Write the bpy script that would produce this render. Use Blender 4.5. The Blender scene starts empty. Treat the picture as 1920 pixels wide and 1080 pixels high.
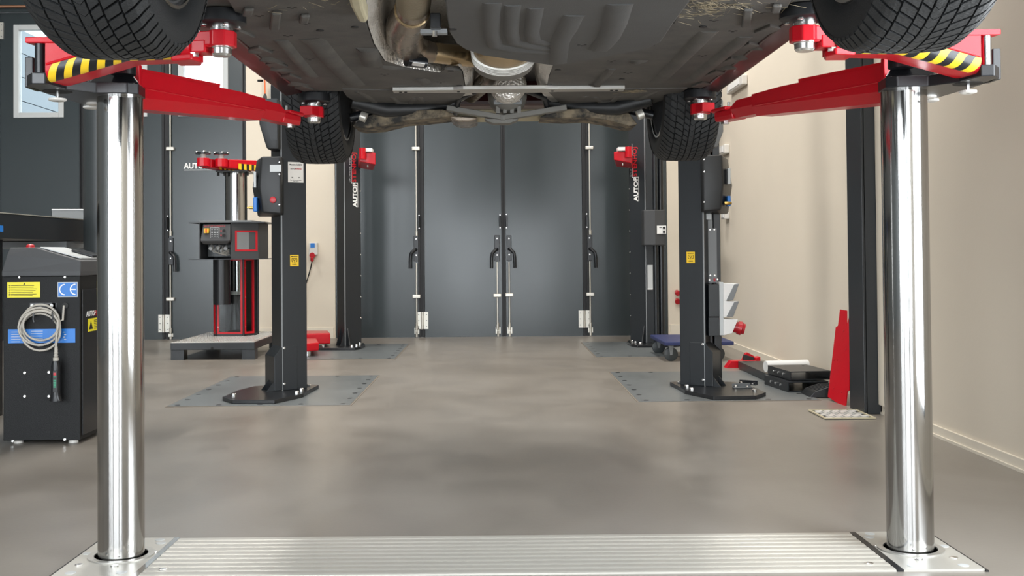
import bpy, bmesh, math, random
from mathutils import Vector, Matrix
random.seed(7)
PI = math.pi
SC = bpy.context.scene
COL = SC.collection

# ------------------------------------------------------------------ camera
F, CAMH, ROLL, PITCH, VPX, VPY = 2050.0, 0.874, 0.0085, math.radians(1.0), 929.0, 476.0
FW = Vector((0, math.cos(PITCH), math.sin(PITCH)))
UP0 = Vector((0, -math.sin(PITCH), math.cos(PITCH)))
R0 = Vector((1, 0, 0))
CR = math.cos(ROLL)*R0 - math.sin(ROLL)*UP0
CU = math.sin(ROLL)*R0 + math.cos(ROLL)*UP0
CAM = Vector((0, 0, CAMH))
_d = Vector((0, 1, 0))
CX = VPX - F*_d.dot(CR)/_d.dot(FW)
CY = VPY + F*_d.dot(CU)/_d.dot(FW)
cam = bpy.data.cameras.new('camera'); camo = bpy.data.objects.new('camera', cam); COL.objects.link(camo)
cam.sensor_width = 36; cam.lens = 36*F/1920; cam.clip_start = .05; cam.clip_end = 200
cam.shift_x = (960-CX)/1920; cam.shift_y = (CY-540)/1920
camo.matrix_world = Matrix(((CR.x, CU.x, -FW.x, 0), (CR.y, CU.y, -FW.y, 0), (CR.z, CU.z, -FW.z, CAMH), (0, 0, 0, 1)))
SC.camera = camo
# ------------------------------------------------------------------ world, lights, exposure
W = bpy.data.worlds.new('world'); SC.world = W; W.use_nodes = True
bg = W.node_tree.nodes['Background']; bg.inputs[0].default_value = (.86, .93, 1, 1); bg.inputs[1].default_value = 4.0
SC.view_settings.view_transform = 'Standard'; SC.view_settings.look = 'None'
SC.view_settings.exposure = 0.2; SC.view_settings.gamma = 1.0
SC.cycles.use_denoising = True
SC.cycles.max_bounces = 10; SC.cycles.diffuse_bounces = 5; SC.cycles.glossy_bounces = 5; SC.cycles.transparent_max_bounces = 12
def area(name, loc, target, sx, sy, power, col):
    l = bpy.data.lights.new(name, 'AREA'); l.shape = 'RECTANGLE'; l.size = sx; l.size_y = sy; l.energy = power; l.color = col
    o = bpy.data.objects.new(name, l); COL.objects.link(o); o.location = loc
    o.rotation_euler = (Vector(target)-Vector(loc)).to_track_quat('-Z', 'Y').to_euler()
    return o
# daylight coming in through the glazed front behind the photographer, one light per window bay
WIN = [(-7.4, -5.9), (-5.5, -4.0), (-3.4, -1.9), (-1.75, -.25), (.3, 1.8)]
FRONT_Y = -4.0
for a, b in WIN:
    area('daylight_through_window', ((a+b)/2, FRONT_Y-.17, 1.78), ((a+b)/2, 5, 1.78), b-a-.1, 3.36, 96*(b-a), (.92, .965, 1))
# side window in the right wall beside the photographer
SWY0, SWY1, SWZ0, SWZ1 = .95, 2.75, .25, 3.2
area('daylight_through_side_window', (WIN[-1][1]+.25, (SWY0+SWY1)/2, (SWZ0+SWZ1)/2), (-5, (SWY0+SWY1)/2, (SWZ0+SWZ1)/2), SWY1-SWY0-.1, SWZ1-SWZ0-.1, 120, (.92, .965, 1))
# ceiling lamps (their housings are built with the room)
LAMPS = [(-3.6, 5.2), (-3.6, 9.0), (-1.15, 9.2), (1.35, 9.2), (-1.35, 6.3), (1.5, 6.3)]
LAMP_Z = 4.35
for x, y in LAMPS:
    area('ceiling_lamp_light', (x, y, LAMP_Z-.03), (x, y, 0),   .16, 1.45, 62, (1, .97, .93))

# ------------------------------------------------------------------ pixel helpers
def ray(px, py): return FW + CR*((px-CX)/F) - CU*((py-CY)/F)
def G(px, py, z=0.0):
    d = ray(px, py); return CAM + d*((z-CAMH)/d.z)
def PY(px, py, Y):
    d = ray(px, py); return CAM + d*(Y/d.y)
def PL(px, py, o, n):
    d = ray(px, py); return CAM + d*((Vector(o)-CAM).dot(n)/d.dot(n))

# ------------------------------------------------------------------ materials
MATS = {}
def mat(name, col, rough=.5, metal=0., var=0., vscale=6., bump=0., bscale=200., rvar=0., coat=0., spec=.5, stretch=None, aniso=0.):
    m = bpy.data.materials.new(name); m.use_nodes = True; nt = m.node_tree; b = nt.nodes['Principled BSDF']
    b.inputs['Base Color'].default_value = (*col, 1); b.inputs['Roughness'].default_value = rough
    b.inputs['Metallic'].default_value = metal; b.inputs['Specular IOR Level'].default_value = spec
    if coat: b.inputs['Coat Weight'].default_value = coat; b.inputs['Coat Roughness'].default_value = .06
    if aniso: b.inputs['Anisotropic'].default_value = aniso
    tc = nt.nodes.new('ShaderNodeTexCoord'); src = tc.outputs['Object']
    if stretch:
        mp = nt.nodes.new('ShaderNodeMapping'); mp.inputs['Scale'].default_value = stretch
        nt.links.new(src, mp.inputs[0]); src = mp.outputs[0]
    if var or rvar:
        n = nt.nodes.new('ShaderNodeTexNoise'); n.inputs['Scale'].default_value = vscale; n.inputs['Detail'].default_value = 5
        nt.links.new(src, n.inputs['Vector'])
        if var:
            mx = nt.nodes.new('ShaderNodeMix'); mx.data_type = 'RGBA'
            mx.inputs[6].default_value = (*[c*(1-var) for c in col], 1); mx.inputs[7].default_value = (*[min(1, c*(1+var)) for c in col], 1)
            nt.links.new(n.outputs[0], mx.inputs[0]); nt.links.new(mx.outputs[2], b.inputs['Base Color'])
        if rvar:
            mr = nt.nodes.new('ShaderNodeMapRange'); mr.inputs[3].default_value = max(0, rough-rvar); mr.inputs[4].default_value = rough+rvar
            nt.links.new(n.outputs[0], mr.inputs[0]); nt.links.new(mr.outputs[0], b.inputs['Roughness'])
    if bump:
        n2 = nt.nodes.new('ShaderNodeTexNoise'); n2.inputs['Scale'].default_value = bscale; n2.inputs['Detail'].default_value = 3
        nt.links.new(src, n2.inputs['Vector'])
        bp = nt.nodes.new('ShaderNodeBump'); bp.inputs['Strength'].default_value = bump; bp.inputs['Distance'].default_value = .002
        nt.links.new(n2.outputs[0], bp.inputs['Height']); nt.links.new(bp.outputs[0], b.inputs['Normal'])
    MATS[name] = m; return m
def emis(name, col, s):
    m = bpy.data.materials.new(name); m.use_nodes = True; b = m.node_tree.nodes['Principled BSDF']
    b.inputs['Base Color'].default_value = (*col, 1); b.inputs['Emission Color'].default_value = (*col, 1); b.inputs['Emission Strength'].default_value = s
    MATS[name] = m
mat('floor', (.235, .212, .188), .36, var=.16, vscale=1.3, rvar=.10, bump=.12, bscale=60, spec=.5)
def floor_nodes():
    nt = MATS['floor'].node_tree; b = nt.nodes['Principled BSDF']; tc = [n for n in nt.nodes if n.type == 'TEX_COORD'][0]
    def noise(sc, det, dist=0., st=(1, 1, 1)):
        mp = nt.nodes.new('ShaderNodeMapping'); mp.inputs['Scale'].default_value = st; nt.links.new(tc.outputs['Object'], mp.inputs[0])
        n = nt.nodes.new('ShaderNodeTexNoise'); n.inputs['Scale'].default_value = sc; n.inputs['Detail'].default_value = det; n.inputs['Distortion'].default_value = dist
        nt.links.new(mp.outputs[0], n.inputs['Vector']); return n
    n1, n2 = noise(.8, 5, .4), noise(4.5, 6, .3, (1, .6, 1))
    r1 = nt.nodes.new('ShaderNodeValToRGB'); r1.color_ramp.elements[0].position = .32; r1.color_ramp.elements[1].position = .68
    r1.color_ramp.elements[0].color = (.192, .170, .144, 1); r1.color_ramp.elements[1].color = (.246, .225, .198, 1)
    r2 = nt.nodes.new('ShaderNodeValToRGB'); r2.color_ramp.elements[0].position = .35; r2.color_ramp.elements[1].position = .7
    r2.color_ramp.elements[0].color = (.94, .938, .936, 1); r2.color_ramp.elements[1].color = (1.06, 1.06, 1.06, 1)
    mx = nt.nodes.new('ShaderNodeMix'); mx.data_type = 'RGBA'; mx.blend_type = 'MULTIPLY'; mx.inputs[0].default_value = 1
    nt.links.new(n1.outputs[0], r1.inputs[0]); nt.links.new(n2.outputs[0], r2.inputs[0]); nt.links.new(r1.outputs[0], mx.inputs[6]); nt.links.new(r2.outputs[0], mx.inputs[7])
    nt.links.new(mx.outputs[2], b.inputs['Base Color'])
    mr = nt.nodes.new('ShaderNodeMapRange'); mr.inputs[3].default_value = .24; mr.inputs[4].default_value = .42
    nt.links.new(n2.outputs[0], mr.inputs[0]); nt.links.new(mr.outputs[0], b.inputs['Roughness'])
floor_nodes()
mat('wall', (.70, .63, .52), .75, var=.03, vscale=2, bump=.15, bscale=90)
mat('ceiling', (.55, .55, .54), .8)
mat('baseboard', (.74, .68, .57), .5)
mat('door_dark', (.027, .036, .039), .24, var=.06, vscale=1.2, rvar=.05, spec=.6)
mat('seal', (.006, .006, .007), .5)
mat('zinc', (.62, .60, .54), .35, .6)
mat('zinc_bright', (.75, .75, .74), .25, 1.)
mat('anthracite', (.0135, .0165, .0195), .34, bump=.15, bscale=500, spec=.5)
mat('black_satin', (.010, .011, .013), .28, bump=.1, bscale=500)
mat('black_plastic', (.014, .015, .016), .42, bump=.2, bscale=700)
mat('grey_plastic', (.05, .052, .055), .5, bump=.3, bscale=800)
mat('rubber', (.0105, .0115, .0125), .62, bump=.5, bscale=350, var=.2, vscale=8)
mat('rubber_pad', (.008, .009, .011), .45)
mat('chrome', (.47, .465, .455), .11, 1., var=.28, rvar=.04, vscale=3, stretch=(22, 22, .08), aniso=.3)  # stretched noise streaks the base colour, standing in for thin reflection stripes
mat('steel', (.66, .66, .65), .24, 1.)
mat('red', (.52, .005, .014), .30, coat=.08, spec=.3, var=.05, vscale=30)
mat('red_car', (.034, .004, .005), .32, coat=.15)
mat('red_plastic', (.45, .012, .02), .35)
mat('yellow', (.80, .52, .02), .4)
mat('yellow_lemon', (.80, .70, .02), .45)
mat('blue', (.015, .17, .55), .4)
mat('navy', (.018, .028, .11), .45)
mat('white', (.80, .80, .78), .4)
mat('offwhite', (.62, .60, .56), .45)
mat('lightgrey', (.50, .52, .52), .4)
mat('midgrey', (.20, .21, .215), .45)
mat('plate_grey', (.130, .142, .145), .38, var=.12, vscale=3, rvar=.06)
mat('alu', (.50, .485, .44), .38, .35, var=.06, vscale=3, stretch=(.5, 30, 30), rvar=.06)
mat('alu_bar', (.47, .46, .43), .38, .7, var=.15, vscale=9)
mat('under', (.075, .072, .068), .62, var=.22, vscale=9, bump=.35, bscale=260)
mat('under_grey', (.15, .145, .13), .55, var=.2, vscale=12)
mat('under_eng', (.066, .066, .065), .58, var=.15, vscale=14, bump=.4, bscale=320)
mat('mud', (.20, .155, .10), .85, var=.75, vscale=26, bump=.6, bscale=120)
def ramp(name, sc, c0, c1, p0, p1, det=8):
    nt = MATS[name].node_tree; n = nt.nodes.new('ShaderNodeTexNoise'); n.inputs['Scale'].default_value = sc; n.inputs['Detail'].default_value = det; n.inputs['Roughness'].default_value = .65
    tc = [q for q in nt.nodes if q.type == 'TEX_COORD'][0]; nt.links.new(tc.outputs['Object'], n.inputs['Vector'])
    r = nt.nodes.new('ShaderNodeValToRGB'); r.color_ramp.elements[0].position = p0; r.color_ramp.elements[1].position = p1; r.color_ramp.elements[0].color = (*c0, 1); r.color_ramp.elements[1].color = (*c1, 1)
    nt.links.new(n.outputs[0], r.inputs[0]); nt.links.new(r.outputs[0], nt.nodes['Principled BSDF'].inputs['Base Color'])
ramp('under', 7, (.055, .053, .050), (.100, .093, .083), .35, .70)
ramp('mud', 16, (.025, .024, .022), (.23, .185, .125), .40, .62)
mat('exhaust', (.30, .25, .20), .28, .9, var=.35, vscale=9, rvar=.08)
mat('braid', (.34, .29, .21), .42, .7)
mat('exhaust_gold', (.46, .35, .21), .26, .9, var=.35, vscale=8)
mat('brass', (.55, .36, .10), .3, 1.)
mat('copper', (.50, .26, .16), .4, .8)
mat('straw', (.27, .22, .14), .7)
mat('edge_tan', (.20, .17, .135), .6)
mat('tan', (.45, .40, .27), .6, var=.2, vscale=20)
mat('black', (.004, .004, .004), .6)
mat('green_lcd', (.02, .25, .13), .4)
mat('orange', (.75, .14, .03), .5)
mat('cable', (.42, .39, .34), .5)
mat('facade', (.17, .20, .22), .6)
mat('asphalt', (.25, .25, .25), .8)
mat('tread_alu', (.55, .52, .48), .4, .5)
emis('lamp_glow', (1, .96, .9), 6)
# embossed aluminium heat shield
m = mat('heat_shield', (.74, .71, .66), .34, .55, var=.1, vscale=8)
nt = m.node_tree; vo = nt.nodes.new('ShaderNodeTexVoronoi'); vo.inputs['Scale'].default_value = 95
tc = [n for n in nt.nodes if n.type == 'TEX_COORD'][0]; nt.links.new(tc.outputs['Object'], vo.inputs['Vector'])
bp = nt.nodes.new('ShaderNodeBump'); bp.inputs['Strength'].default_value = 1; bp.inputs['Distance'].default_value = .006
nt.links.new(vo.outputs['Distance'], bp.inputs['Height']); nt.links.new(bp.outputs[0], nt.nodes['Principled BSDF'].inputs['Normal'])
# window pane
m = bpy.data.materials.new('glass'); m.use_nodes = True; nt = m.node_tree; nt.nodes.clear()
out = nt.nodes.new('ShaderNodeOutputMaterial'); mx = nt.nodes.new('ShaderNodeMixShader'); tr = nt.nodes.new('ShaderNodeBsdfTransparent'); gl = nt.nodes.new('ShaderNodeBsdfGlossy')
gl.inputs['Roughness'].default_value = .02; fr = nt.nodes.new('ShaderNodeFresnel'); fr.inputs[0].default_value = 1.5
tr.inputs[0].default_value = (.9, .93, .93, 1)
nt.links.new(fr.outputs[0], mx.inputs[0]); nt.links.new(tr.outputs[0], mx.inputs[1]); nt.links.new(gl.outputs[0], mx.inputs[2]); nt.links.new(mx.outputs[0], out.inputs[0])
MATS['glass'] = m

# ------------------------------------------------------------------ mesh helpers
WL = {}
def V(*a): return Vector(a[0]) if len(a) == 1 else Vector(a)
class MB:
    def __init__(s, T=None): s.bm = bmesh.new(); s.T = T
    def _add(s, vs, fs):
        T = s.T
        bv = [s.bm.verts.new(T @ Vector(v) if T else v) for v in vs]
        for f in fs:
            try: s.bm.faces.new([bv[i] for i in f])
            except ValueError: pass
        return s
    def prism(s, pts, ext):
        n = len(pts); e = Vector(ext); p = [Vector(q) for q in pts]
        return s._add(p+[q+e for q in p], [tuple(range(n)), tuple(range(2*n-1, n-1, -1))]+[(i, (i+1) % n, n+(i+1) % n, n+i) for i in range(n)])
    def loft(s, secs, cap=True, closed=True):
        n = len(secs[0]); vs = [Vector(q) for sec in secs for q in sec]; fs = []
        for k in range(len(secs)-1):
            for i in range(n if closed else n-1):
                j = (i+1) % n; fs.append((k*n+i, k*n+j, (k+1)*n+j, (k+1)*n+i))
        if cap and closed: fs.append(tuple(range(n))); fs.append(tuple(range(len(vs)-1, len(vs)-n-1, -1)))
        return s._add(vs, fs)
    def box(s, x0, x1, y0, y1, z0, z1): return s.prism([(x0, y0, z0), (x1, y0, z0), (x1, y1, z0), (x0, y1, z0)], (0, 0, z1-z0))
    def obox(s, c, ax, ay, az):     # centre and three half-axis vectors
        c, ax, ay, az = map(Vector, (c, ax, ay, az))
        return s.prism([c-ax-ay-az, c+ax-ay-az, c+ax+ay-az, c-ax+ay-az], az*2)
    def cyl(s, p0, p1, r0, r1=None, n=16):
        r1 = r0 if r1 is None else r1; p0, p1 = Vector(p0), Vector(p1)
        q = (p1-p0).to_track_quat('Z', 'Y').to_matrix()
        f = lambda p, r: [p+q @ Vector((r*math.cos(2*PI*i/n), r*math.sin(2*PI*i/n), 0)) for i in range(n)]
        return s.loft([f(p0, r0), f(p1, r1)])
    def lathe(s, p0, axis, prof, n=24):   # prof: (distance along axis, radius)
        p0, axis = Vector(p0), Vector(axis).normalized(); q = axis.to_track_quat('Z', 'Y').to_matrix()
        return s.loft([[p0+q @ Vector((r*math.cos(2*PI*i/n), r*math.sin(2*PI*i/n), a)) for i in range(n)] for a, r in prof])
    def tube(s, path, r, n=8, cyc=False):
        P = [Vector(p) for p in path]; secs = []; N = len(P); rr = r if isinstance(r, (list, tuple)) else [r]*N
        up = None
        for i in range(N):
            a = P[(i-1) % N] if (cyc or i > 0) else P[i]; b = P[(i+1) % N] if (cyc or i < N-1) else P[i]
            t = (b-a).normalized()
            if up is None: up = t.orthogonal().normalized()
            up = (up-t*up.dot(t)).normalized(); w = t.cross(up)
            secs.append([P[i]+rr[i]*(up*math.cos(2*PI*k/n)+w*math.sin(2*PI*k/n)) for k in range(n)])
        if cyc: secs.append(secs[0])
        return s.loft(secs, cap=not cyc)
    def sheet(s, rows):
        n = len(rows[0]); vs = [Vector(q) for r in rows for q in r]
        return s._add(vs, [(k*n+i, k*n+i+1, (k+1)*n+i+1, (k+1)*n+i) for k in range(len(rows)-1) for i in range(n-1)])
    def torus(s, c, axis, R, r, n=32, m=8):
        c = Vector(c); q = Vector(axis).normalized().to_track_quat('Z', 'Y').to_matrix()
        return s.tube([c+q @ Vector((R*math.cos(2*PI*i/n), R*math.sin(2*PI*i/n), 0)) for i in range(n)], r, m, True)
    def build(s, name, m, parent=None, smooth=None, bevel=0, seg=2, merge=False):
        bm = s.bm
        if merge: bmesh.ops.remove_doubles(bm, verts=bm.verts, dist=1e-5)
        bmesh.ops.recalc_face_normals(bm, faces=bm.faces)
        if bevel:
            ed = [e for e in bm.edges if len(e.link_faces) == 2 and e.calc_face_angle(0) > .5]
            bmesh.ops.bevel(bm, geom=ed, offset=bevel, segments=seg, affect='EDGES', profile=.5, clamp_overlap=True)
        bm.verts.ensure_lookup_table()
        lo = [min(v.co[k] for v in bm.verts) for k in range(3)]; hi = [max(v.co[k] for v in bm.verts) for k in range(3)]
        c = Vector(((lo[0]+hi[0])/2, (lo[1]+hi[1])/2, lo[2]))
        for v in bm.verts: v.co -= c
        me = bpy.data.meshes.new(name); bm.to_mesh(me); bm.free()
        me.materials.append(MATS[m])
        if smooth is not None:
            for p in me.polygons: p.use_smooth = True
            me.set_sharp_from_angle(angle=math.radians(smooth))
        return link(name, me, c, parent)
def link(name, me, c, parent=None, rot=None):
    o = bpy.data.objects.new(name, me); COL.objects.link(o); o.location = c
    if rot: o.rotation_euler = rot
    WL[o] = Vector(c)
    if parent:
        o.parent = parent; o.matrix_parent_inverse = Matrix.Translation(-WL[parent])
    return o
def thing(name, label, cat, loc, group=None, kind=None):
    o = link(name, None, Vector(loc)); o.empty_display_size = .05
    return tag(o, label, cat, group, kind)
def tag(o, label=None, cat=None, group=None, kind=None):
    if label: o['label'] = label
    if cat: o['category'] = cat
    if group: o['group'] = group
    if kind: o['kind'] = kind
    return o
def lab(o, t): o['label'] = t; return o
def ext(px0, py0, px1, py1, Y):     # rectangle on the plane y=Y
    ym, xm = (py0+py1)/2, (px0+px1)/2
    return PY(px0, ym, Y).x, PY(px1, ym, Y).x, PY(xm, py1, Y).z, PY(xm, py0, Y).z
def pbox(mb, px0, py0, px1, py1, Y, d):
    x0, x1, z0, z1 = ext(px0, py0, px1, py1, Y); return mb.box(x0, x1, Y, Y+d, z0, z1)
_fonts = {}
def text(name, body, size, m, origin, ux, uy, parent=None, sx=1., bold=0., align='LEFT', spacing=1.):
    cu = bpy.data.curves.new(name, 'FONT'); cu.body = body; cu.size = size; cu.extrude = .0004; cu.offset = bold; cu.align_x = align; cu.space_character = spacing
    cu.resolution_u = 3
    t = bpy.data.objects.new(name, cu); COL.objects.link(t)
    bpy.context.view_layer.update()
    me = bpy.data.meshes.new_from_object(t.evaluated_get(bpy.context.evaluated_depsgraph_get()))
    bpy.data.objects.remove(t); bpy.data.curves.remove(cu)
    ux, uy = Vector(ux).normalized(), Vector(uy).normalized(); n = ux.cross(uy)
    for v in me.vertices: c = v.co.copy(); v.co = ux*c.x*sx+uy*c.y+n*c.z
    me.materials.clear(); me.materials.append(MATS[m]); me.name = name
    return link(name, me, Vector(origin), parent)
_bolts = {}
def bolt(name, m, p, n, r, h, parent, sides=10, dome=True):
    k = (name, m, round(r, 4), round(h, 4), sides)
    if k not in _bolts:
        b = MB(); b.lathe((0, 0, 0), (0, 0, 1), [(0, r), (h*.7, r), (h, r*.7)] if dome else [(0, r), (h, r)], sides)
        bmesh.ops.recalc_face_normals(b.bm, faces=b.bm.faces); me = bpy.data.meshes.new(name); b.bm.to_mesh(me); b.bm.free(); me.materials.append(MATS[m])
        _bolts[k] = me
    return link(name, _bolts[k], Vector(p), parent, Vector(n).to_track_quat('Z', 'Y').to_euler())

# ================================================================== ROOM
BY = 11.55                       # front of the folding doors in the back wall
WX0, WX1 = 2.07, 2.16            # right wall before and behind the steel column
CEIL = 4.6
XL = -8.0
def struct(o): o['kind'] = 'structure'; return o
DRX0, DRX1 = PY(628, 430, BY).x, PY(1251, 430, BY).x
DLX1 = PY(462, 430, BY).x; DLX0 = PY(-330, 430, BY).x
DOORZ = 3.47
struct(MB().box(XL, WX1+.2, FRONT_Y-.2, BY+.3, -.15, 0).build('floor', 'floor'))
struct(MB().box(XL, WX1+.2, FRONT_Y-.2, BY+.3, CEIL, CEIL+.15).build('ceiling', 'ceiling'))
b = MB().prism([(WX0, SWY1, 0), (WX0, 5.98, 0), (WX1, 5.98, 0), (WX1, BY+.3, 0), (WX1+.2, BY+.3, 0), (WX1+.2, SWY1, 0)], (0, 0, CEIL))
b.box(WX0, WX1+.2, FRONT_Y, SWY0, 0, CEIL).box(WX0, WX1+.2, SWY0, SWY1, 0, SWZ0).box(WX0, WX1+.2, SWY0, SWY1, SWZ1, CEIL)
struct(b.build('wall_right', 'wall'))
b = MB(); t = .06
b.box(WX0+.06, WX0+.12, SWY0, SWY0+t, SWZ0, SWZ1).box(WX0+.06, WX0+.12, SWY1-t, SWY1, SWZ0, SWZ1).box(WX0+.06, WX0+.12, SWY0+t, SWY1-t, SWZ0, SWZ0+t).box(WX0+.06, WX0+.12, SWY0+t, SWY1-t, SWZ1-t, SWZ1)
struct(b.build('window_6', 'door_dark'))
struct(MB().box(XL-.2, XL, FRONT_Y, BY+.3, 0, CEIL).build('wall_left', 'plate_grey'))
b = MB(); b.box(DLX1, DRX0, BY, BY+.3, 0, CEIL).box(DRX1, WX1, BY, BY+.3, 0, CEIL).box(XL, DLX0, BY, BY+.3, 0, CEIL)
b.box(DLX0, DLX1, BY, BY+.3, DOORZ+.04, CEIL).box(DRX0, DRX1, BY, BY+.3, DOORZ+.04, CEIL)
struct(b.build('wall_back', 'wall'))
# wall behind the photographer with its row of tall windows
b = MB(); b.box(XL, WX0, FRONT_Y-.2, FRONT_Y, 0, .05).box(XL, WX0, FRONT_Y-.2, FRONT_Y, 3.5, CEIL)
xs = [XL]+[v for w in WIN for v in w]+[WX0]
for i in range(0, len(xs), 2): b.box(xs[i], xs[i+1], FRONT_Y-.2, FRONT_Y, .05, 3.5)
struct(b.build('wall_front', 'door_dark'))
for i, (a, c) in enumerate(WIN):
    b = MB(); t = .06
    b.box(a, a+t, FRONT_Y-.14, FRONT_Y-.06, .05, 3.5).box(c-t, c, FRONT_Y-.14, FRONT_Y-.06, .05, 3.5).box(a, c, FRONT_Y-.14, FRONT_Y-.06, .05, .11).box(a, c, FRONT_Y-.14, FRONT_Y-.06, 3.44, 3.5)
    for k in (1, 2, 3): b.box(a+(c-a)*k/4-.035, a+(c-a)*k/4+.035, FRONT_Y-.14, FRONT_Y-.06, .11, 3.44)  # unseen mullion bars, added to stripe the reflections on the pistons
    struct(b.build('window_%d' % (i+1), 'door_dark'))
# skirting: right wall, far right wall, back wall
b = MB(); b.box(WX0-.012, WX0, FRONT_Y, 5.86, 0, .05).box(WX0-.02, WX0, FRONT_Y, 5.86, 0, .012)
b.box(WX1-.012, WX1, 6.1, BY, 0, .05)
struct(b.build('baseboard_right', 'baseboard'))
struct(MB().box(DLX1+.03, DRX0-.02, BY-.014, BY, 0, .11).box(DRX1+.02, WX1, BY-.014, BY, 0, .11).build('baseboard_back', 'baseboard'))
# outside, seen through the door windows
g = MB().box(-14, 8, BY+.3, 40, -.3, -.05).build('ground_outside', 'asphalt'); tag(struct(g))
fb = thing('office_building', 'pale panelled building seen through the leftmost tall window of the doors', 'building', (-9.4, 26, -.05))
MB().box(-11.5, -8.86, 19.5, 44, -.05, 3.35).build('white_plinth', 'white', fb)
for k in range(8):
    for j in range(4): MB().box(-11.4, -8.8, 19.6+k*3, 22.57+k*3, 3.36+j*.445, 3.36+j*.445+.43).build('facade_panel', 'facade', fb)

# ---------------------------------------------------------------- folding doors
def rect(mb, x0, x1, z0, z1, y0, y1): return mb.box(x0, x1, y0, y1, z0, z1)
def leaf(parent, x0, x1, wins=()):
    b = MB(); z0, z1 = .002, DOORZ
    if wins:
        wx0, wx1, wz0, wz1 = wins
        b.box(x0, wx0, BY, BY+.06, z0, z1).box(wx1, x1, BY, BY+.06, z0, z1).box(wx0, wx1, BY, BY+.06, z0, wz0).box(wx0, wx1, BY, BY+.06, wz1, z1)
    else: b.box(x0, x1, BY, BY+.06, z0, z1)
    l = b.build('door_leaf', 'door_dark', parent)
    if wins:
        t = .045; f = MB()
        f.box(wx0-.01, wx0+t, BY-.012, BY+.07, wz0-.01, wz1+.01).box(wx1-t, wx1+.01, BY-.012, BY+.07, wz0-.01, wz1+.01)
        f.box(wx0+t, wx1-t, BY-.012, BY+.07, wz0-.01, wz0+t).box(wx0+t, wx1-t, BY-.012, BY+.07, wz1-t, wz1+.01)
        f.build('window_frame', 'lightgrey', l, bevel=.004); MB().box(wx0+t, wx1-t, BY+.03, BY+.036, wz0+t, wz1-t).build('window_pane', 'glass', l)
    return l
def sealbar(parent, x0, x1):
    w = (x1-x0)/3
    b = MB().box(x0, x1, BY+.012, BY+.05, .002, DOORZ).box(x0+w*.2, x0+w, BY-.006, BY+.02, .002, DOORZ).box(x1-w, x1-w*.2, BY-.006, BY+.02, .002, DOORZ)
    b.build('rubber_seal', 'seal', parent)
def rod(parent, px, py0, py1, clips=()):
    p0, p1 = PY(px, py0, BY-.03), PY(px, py1, BY-.03)
    x = (p0.x+p1.x)/2
    r = MB().cyl((x, BY-.03, p1.z), (x, BY-.03, p0.z), .0085, n=10).cyl((x, BY-.03, p1.z), (x, BY-.03, p1.z+.05), .014, n=10).build('locking_rod', 'zinc', parent, smooth=40)
    for c in clips:
        z = PY(px, c, BY-.03).z
        MB().box(x-.042, x+.042, BY-.05, BY, z-.018, z+.018).build('rod_clip', 'zinc', r, bevel=.006)
    return r
def lever(parent, px, py0, py1, side):   # black espagnolette plate and bent handle
    x = PY(px, (py0+py1)/2, BY-.03).x; z1, z0 = PY(px, py0, BY).z, PY(px, py1, BY).z
    l = MB().box(x-.026, x+.026, BY-.018, BY, z0, z1).build('lever_plate', 'black_satin', parent, bevel=.004)
    zz = z0+(z1-z0)*.35
    MB().tube([(x, BY-.03, zz+.03), (x+side*.01, BY-.06, zz+.03), (x+side*.05, BY-.07, zz-.01), (x+side*.058, BY-.07, zz-.06), (x+side*.06, BY-.07, zz-.17)], .017, 10).build('lever_handle', 'black_satin', l, smooth=40)
    for z in (z1-.035, zz-.03): bolt('screw', 'zinc_bright', (x, BY-.018, z), (0, -1, 0), .009, .006, l)
    return l
def grab(parent, px, py0, py1):
    x = PY(px, (py0+py1)/2, BY-.03).x; z1, z0 = PY(px, py0, BY).z, PY(px, py1, BY).z
    h = MB().tube([(x, BY, z0+.015), (x, BY-.05, z0+.015), (x, BY-.05, z1-.015), (x, BY, z1-.015)], .011, 8).build('grab_handle', 'black_satin', parent, smooth=40)
    for z in (z0, z1): bolt('screw', 'zinc_bright', (x, BY-.004, z), (0, -1, 0), .008, .006, h)
def hinge(parent, px0, py0, px1, py1):
    x0, x1, z0, z1 = ext(px0, py0, px1, py1, BY-.01); xm = x0+(x1-x0)*.47
    b = MB(); b.box(x0, xm-.012, BY-.012, BY, z0, z1).box(xm+.016, x1, BY-.012, BY, z0, z1).cyl((xm, BY-.016, z0), (xm, BY-.016, z1), .014, n=12).box(xm-.02, xm+.02, BY-.014, BY-.004, z0+.04, z1-.04)
    h = b.build('hinge', 'zinc', parent, smooth=40)
    for x in (x0+.018, x1-.018):
        for k in (.15, .5, .85): bolt('screw', 'midgrey', (x, BY-.012, z0+(z1-z0)*k), (0, -1, 0), .006, .003, h)
def foot(parent, px0, py0, px1, py1):
    x0, x1, z0, z1 = ext(px0, py0, px1, py1, BY-.02); xm = (x0+x1)/2
    f = MB().box(x0, x1, BY-.012, BY, z0+.03, z1-.02).cyl((xm, BY-.02, max(.004, z0)), (xm, BY-.02, z1+.03), .012, n=10).box(x0+.01, x1-.01, BY-.034, BY-.012, z0+.06, z1-.05).build('floor_bolt', 'zinc', parent, smooth=40)
X = lambda px: PY(px, 430, BY).x
d1 = thing('door_1', 'dark grey four-leaf folding door in the centre of the back wall', None, ((DRX0+DRX1)/2, BY, 0), kind='structure')
d1['label'] = 'dark grey four-leaf folding door in the centre of the back wall'
L = [leaf(d1, DRX0+.005, X(783.5)), leaf(d1, X(796), X(940)), leaf(d1, X(948), X(1091.5)), leaf(d1, X(1103.5), DRX1-.005)]
sealbar(d1, X(783.5), X(796)); sealbar(d1, X(940), X(948)); sealbar(d1, X(1091.5), X(1103.5))
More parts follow.
